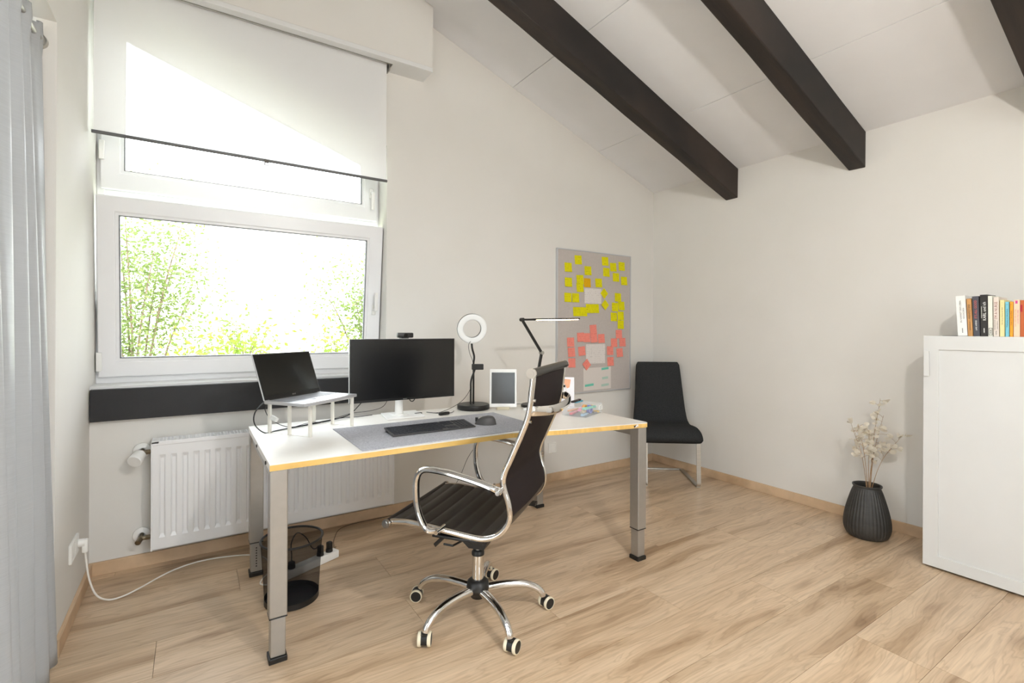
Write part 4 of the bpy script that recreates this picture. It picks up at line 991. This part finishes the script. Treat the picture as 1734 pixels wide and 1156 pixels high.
B().box(-.018, .018, -.005, .005, .0075, .0095, .001).obj('button', mBlackM, sw_)
up_ = empty('cable_plug', (1.10, 2.70, ZD + .006), math.radians(8), 'flat black cable plug beside the monitor stand', 'plug')
B().box(-.022, .022, -.008, .008, -.006, .006, .002).obj('body', mBlackP, up_); B().box(-.034, -.022, -.005, .005, -.002, .002).obj('contact', mSteel, up_)
cable('lamp_cable', [(1.835, 2.68, .752), (1.80, 2.72, .75), (1.70, 2.80, .752), (1.69, 2.846, .74), (1.68, 2.86, .66), (1.62, 2.84, .58), (1.55, 2.83, .48), (1.49, 2.83, .40), (1.46, 2.90, .25), (1.42, 3.05, .08), (1.36, 3.15, .008), (1.1, 3.165, .006), (.80, 3.15, .006), (.70, 3.0, .006), (.668, 2.85, .006), (.662, 2.80, .045)], .0016, mCab, 'thin black cable dropping behind the desk')
# white extension lead, wall socket to power strip
pg = empty('extension_lead', (XL + .011, 2.868, .29), 0, 'white extension lead from the left wall socket across the floor', 'extension lead')
q = B(); q.cyl((0, 0, 0), (.022, 0, 0), .019, .017, n=20); q.box(.012, .034, -.012, .012, -.045, .014, .005); q.obj('plug', mSock, pg, smooth=35)
pts = [(-.403, 2.868, .25), (-.398, 2.862, .20), (-.385, 2.85, .12), (-.36, 2.845, .05), (-.32, 2.86, .012), (-.27, 2.88, .005), (-.215, 2.925, .005), (-.10, 3.04, .005), (.02, 3.09, .005), (.16, 3.075, .005), (.29, 3.01, .005), (.338, 2.90, .005), (.332, 2.78, .005), (.285, 2.70, .005), (.278, 2.655, .005), (.31, 2.63, .008), (.345, 2.638, .02), (.36, 2.642, .022)]
o0 = Vector((XL + .011, 2.868, .29))
B().tube(cr([Vector(p_) - o0 for p_ in pts], 6), .0038, 8).obj('cord', mCabW, pg, smooth=True)
sp = empty('power_strip', (.512, 2.713, 0), math.atan2(.125, .285), 'white power strip with black plugs on the floor under the desk', 'power strip')
B().box(-.16, .16, -.026, .026, .001, .042, .006).obj('body', mSock, sp, smooth=35)
for k in range(5):
    q = B(); q.lathe([(.0215, .0425), (.0185, .0425), (.0175, .030)], 24); q.obj('outlet', mSock, sp, loc=(-.105 + k * .055, 0, .0005))
for k in (0, 3, 4):
    q = B(); x = -.105 + k * .055
    q.cyl((x, 0, .0425), (x, 0, .06), .0185, .017, n=18); q.box(x - .012, x + .014, -.013, .013, .055, .095 if k else .075, .005); q.obj('plug', mBlackP, sp, smooth=35)
# cord of the plug standing in the strip
cable('plug_cord', [(.416, 2.67, .075), (.416, 2.668, .11), (.418, 2.69, .16), (.46, 2.78, .17), (.52, 2.87, .10), (.56, 2.90, .02), (.60, 2.93, .006)], .0028, mCab, 'black plug cord rising from the power strip')

# ------------------------------------------------------------------ waste bin
bn = empty('waste_bin', (.384, 2.452, 0), 0, 'black wire mesh waste bin under the desk', 'waste bin')
mWire = see_through('black wire mesh', (24, 24, 27), .52)
B().lathe([(.115, .026), (.1305, .281)], 64).obj('mesh_wall', mWire, bn, smooth=True)
B().tube([(.1315 * math.cos(t_), .1315 * math.sin(t_), .281) for t_ in [2 * PI * q / 48 for q in range(48)]], .0052, 8, closed=True).obj('rim', mBlackM, bn, smooth=True)
B().lathe([(0, .004), (.110, .004), (.1135, .006), (.1145, .026), (.116, .027), (.1165, .002), (.11, 0), (0, 0)], 48).obj('base', mBlackM, bn, smooth=40)

# ------------------------------------------------------------------ pinboard and paper notes
pbd = empty('pinboard', (2.932, YW, .703), 0, 'tall grey pinboard with a slim aluminium frame', 'pinboard')
mPin = mat('grey felt board', (196, 188, 183), .9, col2=(190, 181, 176), scale=90, spec=.1)
B().box(-.422, .422, -.016, -.001, .004, 1.208).obj('board', mPin, pbd)
B().ring([(-.428, 0), (.428, 0), (.428, 1.214), (-.428, 1.214)], [(-.420, .008), (.420, .008), (.420, 1.206), (-.420, 1.206)], -.022, 0).obj('frame', mat('light aluminium', (205, 207, 210), .45, .5), pbd)
def paper(name, base, dark, sc, dens):
    """paper with faint rows of scribble"""
    m = bpy.data.materials.new(name); m.use_nodes = True; t = m.node_tree; p = t.nodes['Principled BSDF']; L = t.links.new
    p.inputs['Roughness'].default_value = .85; p.inputs['Specular IOR Level'].default_value = .1
    tc_ = t.nodes.new('ShaderNodeTexCoord'); oi = t.nodes.new('ShaderNodeObjectInfo'); va_ = t.nodes.new('ShaderNodeVectorMath'); va_.operation = 'ADD'
    mp = t.nodes.new('ShaderNodeMapping'); mp.inputs['Scale'].default_value = (110, 1, 40)
    L(tc_.outputs['Object'], va_.inputs[0]); L(oi.outputs['Random'], va_.inputs[1]); L(va_.outputs[0], mp.inputs[0])
    n_ = t.nodes.new('ShaderNodeTexNoise'); n_.inputs['Scale'].default_value = 1; n_.inputs['Detail'].default_value = 2; L(mp.outputs[0], n_.inputs['Vector'])
    sx = t.nodes.new('ShaderNodeSeparateXYZ'); L(tc_.outputs['Object'], sx.inputs[0])
    ml = t.nodes.new('ShaderNodeMath'); ml.operation = 'MULTIPLY'; ml.inputs[1].default_value = sc; L(sx.outputs[2], ml.inputs[0])
    fr = t.nodes.new('ShaderNodeMath'); fr.operation = 'PINGPONG'; fr.inputs[1].default_value = 1; L(ml.outputs[0], fr.inputs[0])
    ad_ = t.nodes.new('ShaderNodeMath'); ad_.operation = 'MULTIPLY'; L(fr.outputs[0], ad_.inputs[0]); L(n_.outputs['Fac'], ad_.inputs[1])
    r_ = t.nodes.new('ShaderNodeValToRGB'); r_.color_ramp.elements[0].position = dens; r_.color_ramp.elements[0].color = lin(base); r_.color_ramp.elements[1].position = dens + .12; r_.color_ramp.elements[1].color = lin(dark)
    L(ad_.outputs[0], r_.inputs[0]); L(r_.outputs[0], p.inputs['Base Color']); return m
mYel = paper('yellow sticky paper', (226, 218, 26), (176, 168, 30), 140, .42)
mOrg = paper('amber sticky paper', (228, 176, 30), (196, 146, 26), 140, .42)
mPnk = paper('salmon sticky paper', (244, 146, 132), (212, 112, 104), 140, .42)
mPap = paper('written white paper', (226, 220, 216), (176, 168, 164), 120, .46)
mPap2 = mat('white print paper', (222, 214, 208), .9)
YN = YW - .0165
def note(x, z, m, lb, grp, rot=0, w_=.077, h_=.077, lift=0):
    # a slightly curled square of paper
    b = B(); n_ = 4; vs_ = []
    for k in range(n_ + 1):
        f_ = k / n_; zz = h_ / 2 - f_ * h_; yy = -.0008 - .005 * f_ ** 2
        vs_ += [(-w_ / 2, yy, zz), (w_ / 2, yy, zz), (-w_ / 2, yy + .0004, zz), (w_ / 2, yy + .0004, zz)]
    fs = []
    for k in range(n_):
        a = k * 4; fs += [(a, a + 1, a + 5, a + 4), (a + 2, a + 6, a + 7, a + 3), (a, a + 4, a + 6, a + 2), (a + 1, a + 3, a + 7, a + 5)]
    fs += [(0, 2, 3, 1), (n_ * 4, n_ * 4 + 1, n_ * 4 + 3, n_ * 4 + 2)]
    return tag(b.add(vs_, fs).obj('sticky_note', m, loc=(x, YN - lift, z), rot=(0, rot, 0)), lb, 'sticky note', grp)
GY, GP = 'yellow sticky notes on the pinboard', 'salmon sticky notes on the pinboard'
Y_ = [(2.622, 1.764, 'yellow sticky note at the top left of the pinboard, nearest its left edge'), (2.73, 1.834, 'highest yellow sticky note of the left half of the pinboard'),
 (3.039, 1.846, 'highest yellow sticky note of the right half of the pinboard'), (2.84, 1.75, 'lone yellow sticky note above the amber note'), (3.055, 1.751, 'yellow sticky note directly below the highest right one'),
 (3.137, 1.801, 'yellow sticky note right of the highest right one'), (3.243, 1.816, 'yellow sticky note nearest the top right corner of the pinboard'), (3.172, 1.713, 'yellow sticky note below and left of the top right corner note'),
 (3.273, 1.686, 'yellow sticky note nearest the right edge of the pinboard, upper part'), (2.625, 1.64, 'lone yellow sticky note at the left edge, second row'), (2.751, 1.669, 'upper yellow sticky note of the pair left of the amber note'),
 (2.751, 1.601, 'lower yellow sticky note of the pair left of the amber note'), (2.965, 1.652, 'lone yellow sticky note right of the amber note'), (2.62, 1.512, 'left yellow sticky note of the pair at the left edge, third row'),
 (2.703, 1.512, 'right yellow sticky note of the pair at the left edge, third row'), (2.716, 1.396, 'left yellow sticky note of the row right above the LED bar'), (2.793, 1.397, 'second yellow sticky note of the row right above the LED bar'),
 (2.858, 1.425, 'third yellow sticky note below the upper white sheet'), (2.93, 1.427, 'fourth yellow sticky note below the upper white sheet'), (3.198, 1.534, 'top yellow sticky note of the cluster at the right edge'),
 (3.162, 1.447, 'left yellow sticky note in the second row of the right cluster'), (3.242, 1.459, 'right yellow sticky note in the second row of the right cluster'), (3.149, 1.358, 'left yellow sticky note in the third row of the right cluster'),
 (3.233, 1.369, 'right yellow sticky note in the third row of the right cluster'), (3.235, 1.29, 'bottom yellow sticky note of the cluster at the right edge')]
for i, (x, zz, lb) in enumerate(Y_): note(x, zz, mYel, lb, GY, random.uniform(-.05, .05), lift=.0006 * (i % 3))
note(3.029, 1.562, mYel, 'upper yellow sticky note turned on its corner', GY, PI / 4, .068, .068, .002)
note(3.041, 1.462, mYel, 'lower yellow sticky note turned on its corner', GY, PI / 4, .068, .068, .002)
note(2.833, 1.646, mOrg, 'single amber sticky note near the centre of the yellow ones', 'amber sticky notes on the pinboard')
P_ = [(2.651, 1.138, 'top salmon sticky note of the column at the left edge'), (2.66, 1.054, 'middle salmon sticky note of the column at the left edge'), (2.664, .964, 'bottom salmon sticky note of the column at the left edge'),
 (2.903, 1.247, 'salmon sticky note standing above the row of four'), (2.76, 1.179, 'first salmon sticky note of the row of four'), (2.829, 1.175, 'second salmon sticky note of the row of four'), (2.912, 1.171, 'third salmon sticky note of the row of four'),
 (2.998, 1.167, 'fourth salmon sticky note of the row of four'), (2.773, 1.061, 'salmon sticky note left of the written sheet'), (3.212, 1.204, 'highest salmon sticky note of the right group'), (3.152, 1.128, 'left salmon sticky note in the second row of the right group'),
 (3.255, 1.131, 'right salmon sticky note in the second row of the right group'), (3.104, 1.058, 'upper salmon sticky note right of the written sheet'), (3.222, 1.038, 'salmon sticky note with dark bars at the right edge'), (3.109, .962, 'lower salmon sticky note right of the written sheet')]
for i, (x, zz, lb) in enumerate(P_): note(x, zz, mPnk, lb, GP, random.uniform(-.09, .03), lift=.0006 * (i % 3) + .0008)
note(2.828, .944, mPnk, 'salmon sticky note turned on its corner below the written sheet', GP, PI / 4 + .1, .072, .072, .003)
def sheet(x0, x1, z0, z1, m, lb, rot=0):
    return tag(B().box(-(x1 - x0) / 2, (x1 - x0) / 2, -.0004, 0, -(z1 - z0) / 2, (z1 - z0) / 2).obj('paper_sheet', m, loc=((x0 + x1) / 2, YN + .0003, (z0 + z1) / 2), rot=(0, rot, 0)), lb, 'paper', 'paper sheets on the pinboard')
s_a = sheet(2.805, 3.0, 1.470, 1.600, mPap, 'small white sheet with pinkish print among the yellow notes')
sheet(2.825, 3.046, .95, 1.118, mPap, 'white sheet filled with small handwriting among the salmon notes')
s3 = sheet(2.797, 3.118, .722, .915, mPap2, 'wide white sheet with green highlighted lines at the bottom of the pinboard', -.01)
mGr = mat('green highlighter mark', (110, 200, 178), .8); mGr2 = mat('pale green highlighter mark', (178, 206, 192), .8)
for (x, zz, w_, m) in ((.09, .082, .085, mGr), (-.095, -.052, .10, mGr), (.09, .0, .07, mGr2), (.09, -.062, .09, mGr2)):
    B().box(-w_ / 2, w_ / 2, -.0008, -.0003, -.010, .010).obj('highlight', m, s3, loc=(x, 0, zz), rot=(0, -.06, 0))

# ------------------------------------------------------------------ pendant lamp above and behind the view
pdl = empty('pendant_lamp', (1.0, -.18, 2.30), 0, 'hanging ceiling lamp with bare bulb socket', 'lamp')
B().cyl((0, 0, .10), (0, 0, zc(1.0) - 2.30), .003, n=8).obj('cord', mCab, pdl)
B().cyl((0, 0, .06), (0, 0, .12), .02, n=16).obj('socket', mBlackM, pdl)
ll = bpy.data.lights.new('pendant_lamp_light', 'POINT'); ll.energy = 95; ll.color = (1, .955, .89); ll.shadow_soft_size = .045
lo = bpy.data.objects.new('pendant_lamp_light', ll); COL.objects.link(lo); lo.parent = pdl

# ------------------------------------------------------------------ added fill uplighter, unseen, bounces soft light off the ceiling
ul = empty('bounce_fill', (.12, -.9, 0), 0, 'added fill uplighter standing unseen behind the viewpoint', 'added fill light')
B().lathe([(0, 0), (.13, 0), (.135, .01), (.12, .02), (0, .022)], 32).obj('base', mSteel, ul, smooth=40)
B().cyl((0, 0, .02), (0, 0, 1.72), .011, n=14).obj('pole', mSteel, ul, smooth=True)
B().lathe([(.012, 1.70), (.06, 1.72), (.12, 1.78), (.15, 1.84), (.147, 1.84), (.115, 1.785), (.05, 1.73), (.0, 1.725)], 36).obj('bowl', mWhiteSat, ul, smooth=60)
ud = bpy.data.lights.new('bounce_fill_light', 'SPOT'); ud.energy = 560; ud.color = (.75, .885, 1.0); ud.spot_size = math.radians(112); ud.spot_blend = .8; ud.shadow_soft_size = .05
uo_ = bpy.data.objects.new('bounce_fill_light', ud); COL.objects.link(uo_); uo_.parent = ul; uo_.location = (0, 0, 1.80); uo_.rotation_euler = (PI, 0, 0)

# ------------------------------------------------------------------ garden outside
gr = tag(B().box(-30, 30, YW + T + .02, 40, -.6, -.4).obj('ground', mat('lawn', (165, 172, 140), .95, col2=(185, 188, 160), scale=3)), 'sunlit lawn outside the window', 'lawn', kind='structure')
tag(B().box(-30, XL - .32, -30, YW + T, -.6, -.3).obj('terrace', mat('pale terrace paving', (205, 200, 190), .9, col2=(190, 185, 176), scale=4)), 'pale terrace outside the balcony door', 'terrace', kind='structure')
tag(B().box(XL - .32, 30, -30, YB - .32, -.6, -.3).obj('terrace', MATS['pale terrace paving']), 'pale paving outside the rear window', 'terrace', kind='structure')
def leafmat(nm, c1, c2): return mat(nm, c1, .5, col2=c2, scale=6, transl=.5)
mBark = mat('bark', (120, 104, 84), .9, col2=(90, 78, 62), scale=20)
def bush(name, lb, cx, cy, z0, rx, ry, h, nl, size, m, seed, cat='shrub', trunk=True, zlow=0, twigs=14):
    rr = random.Random(seed)
    o = empty(name, (cx, cy, z0), 0, lb, cat, 'plants in the garden')
    tips = []; tb_ = B()
    for k in range(twigs):
        t_ = rr.uniform(0, 2 * PI); f_ = rr.uniform(.3, 1); e_ = Vector((rx * .8 * f_ * math.cos(t_), ry * .8 * f_ * math.sin(t_), zlow + (h - zlow) * rr.uniform(.35, 1)))
        b0 = Vector((rr.uniform(-.06, .06), rr.uniform(-.06, .06), 0)); mid = b0.lerp(e_, .5) + Vector((0, 0, .12 * h))
        tb_.tube(cr([b0, mid, e_], 4), [.018 - .014 * q / 8 for q in range(9)], 5); tips.append((mid, e_))
    tb_.obj('branches', mBark, o, smooth=True)
    vs_ = []; fs = []
    for k in range(nl):
        a, e_ = rr.choice(tips); c = a.lerp(e_, rr.uniform(.1, 1.12)) + Vector((rr.gauss(0, rx * .22), rr.gauss(0, ry * .22), rr.gauss(0, h * .09)))
        if c.z < zlow: c.z = zlow + abs(rr.gauss(0, .15))
        d_ = Vector((rr.gauss(0, 1), rr.gauss(0, 1), rr.gauss(-.2, .6))).normalized(); s2_ = d_.orthogonal().normalized(); s2_.rotate(Matrix.Rotation(rr.uniform(0, 6.28), 3, d_))
        L_ = size * rr.uniform(.6, 1.3); i0 = len(vs_); n_ = d_.cross(s2_) * L_ * .08
        vs_ += [c, c + d_ * L_ * .5 + s2_ * L_ * .24 + n_, c + d_ * L_, c + d_ * L_ * .5 - s2_ * L_ * .24 + n_]
        fs += [(i0, i0 + 1, i0 + 2, i0 + 3)]
    l = B(); l.v = [tuple(v) for v in vs_]; l.f = fs; l.mi = [0] * len(fs)
    lo_ = l.obj('foliage', m, o); lo_['kind'] = 'stuff'
    return o
g1 = leafmat('green leaves', (92, 112, 52), (140, 152, 92)); g2 = leafmat('yellow green leaves', (118, 146, 40), (160, 174, 80)); g3 = leafmat('dark leaves', (64, 80, 44), (96, 114, 70))
bush('garden_shrub', 'tall loose shrub at the left side of the view through the lower window', -.55, 6.6, -.4, .85, .6, 3.0, 9000, .05, g1, 1)
bush('garden_shrub', 'tall shrub at the right side of the view through the lower window', 1.95, 6.4, -.4, .8, .6, 3.2, 8500, .05, g1, 2)
bush('garden_shrub', 'low yellow green shrub just outside, left of the laptop', .12, 5.3, -.4, .60, .4, 1.55, 2000, .065, g2, 3)
bush('garden_shrub', 'low yellow green shrub just outside, behind the laptop', 1.35, 5.15, -.4, .55, .4, 1.60, 2000, .065, g2, 4)
bush('garden_tree', 'thin tree seen behind the upper right window corner', 3.9, 8.9, -.4, .8, .8, 4.9, 1300, .07, g3, 5, 'tree', zlow=2.2)
bush('garden_shrub', 'airy shrub in the middle distance of the garden', .7, 8.2, -.4, .9, .6, 1.9, 1100, .07, g1, 6)
# neighbouring house
hs = empty('neighbour_house', (.5, 15, -.4), 0, 'pale house across the garden with a dark window', 'house')
B().box(-6, 6, 0, 4, 0, 5.2).obj('house_wall', mat('white render', (236, 234, 230), .9, col2=(230, 228, 222), scale=2), hs)
B().prism([(-.3, 5.0), (2.2, 6.6), (4.6, 5.0)], -6.3, 6.3, 'x').obj('roof', mat('pale roof', (190, 180, 172), .9), hs)
for x in (-2.6, .85, 3.6):
    f_ = B(); f_.ring([(-.55, 0), (.55, 0), (.55, 1.3), (-.55, 1.3)], [(-.47, .08), (.47, .08), (.47, 1.22), (-.47, 1.22)], -.06, .02); wo_ = f_.obj('window', mPVC, hs, loc=(x, 0, 2.0))
    B().box(-.47, .47, -.02, 0.01, .08, 1.22).obj('pane', mat('dark house pane', (150, 158, 162), .3), wo_)
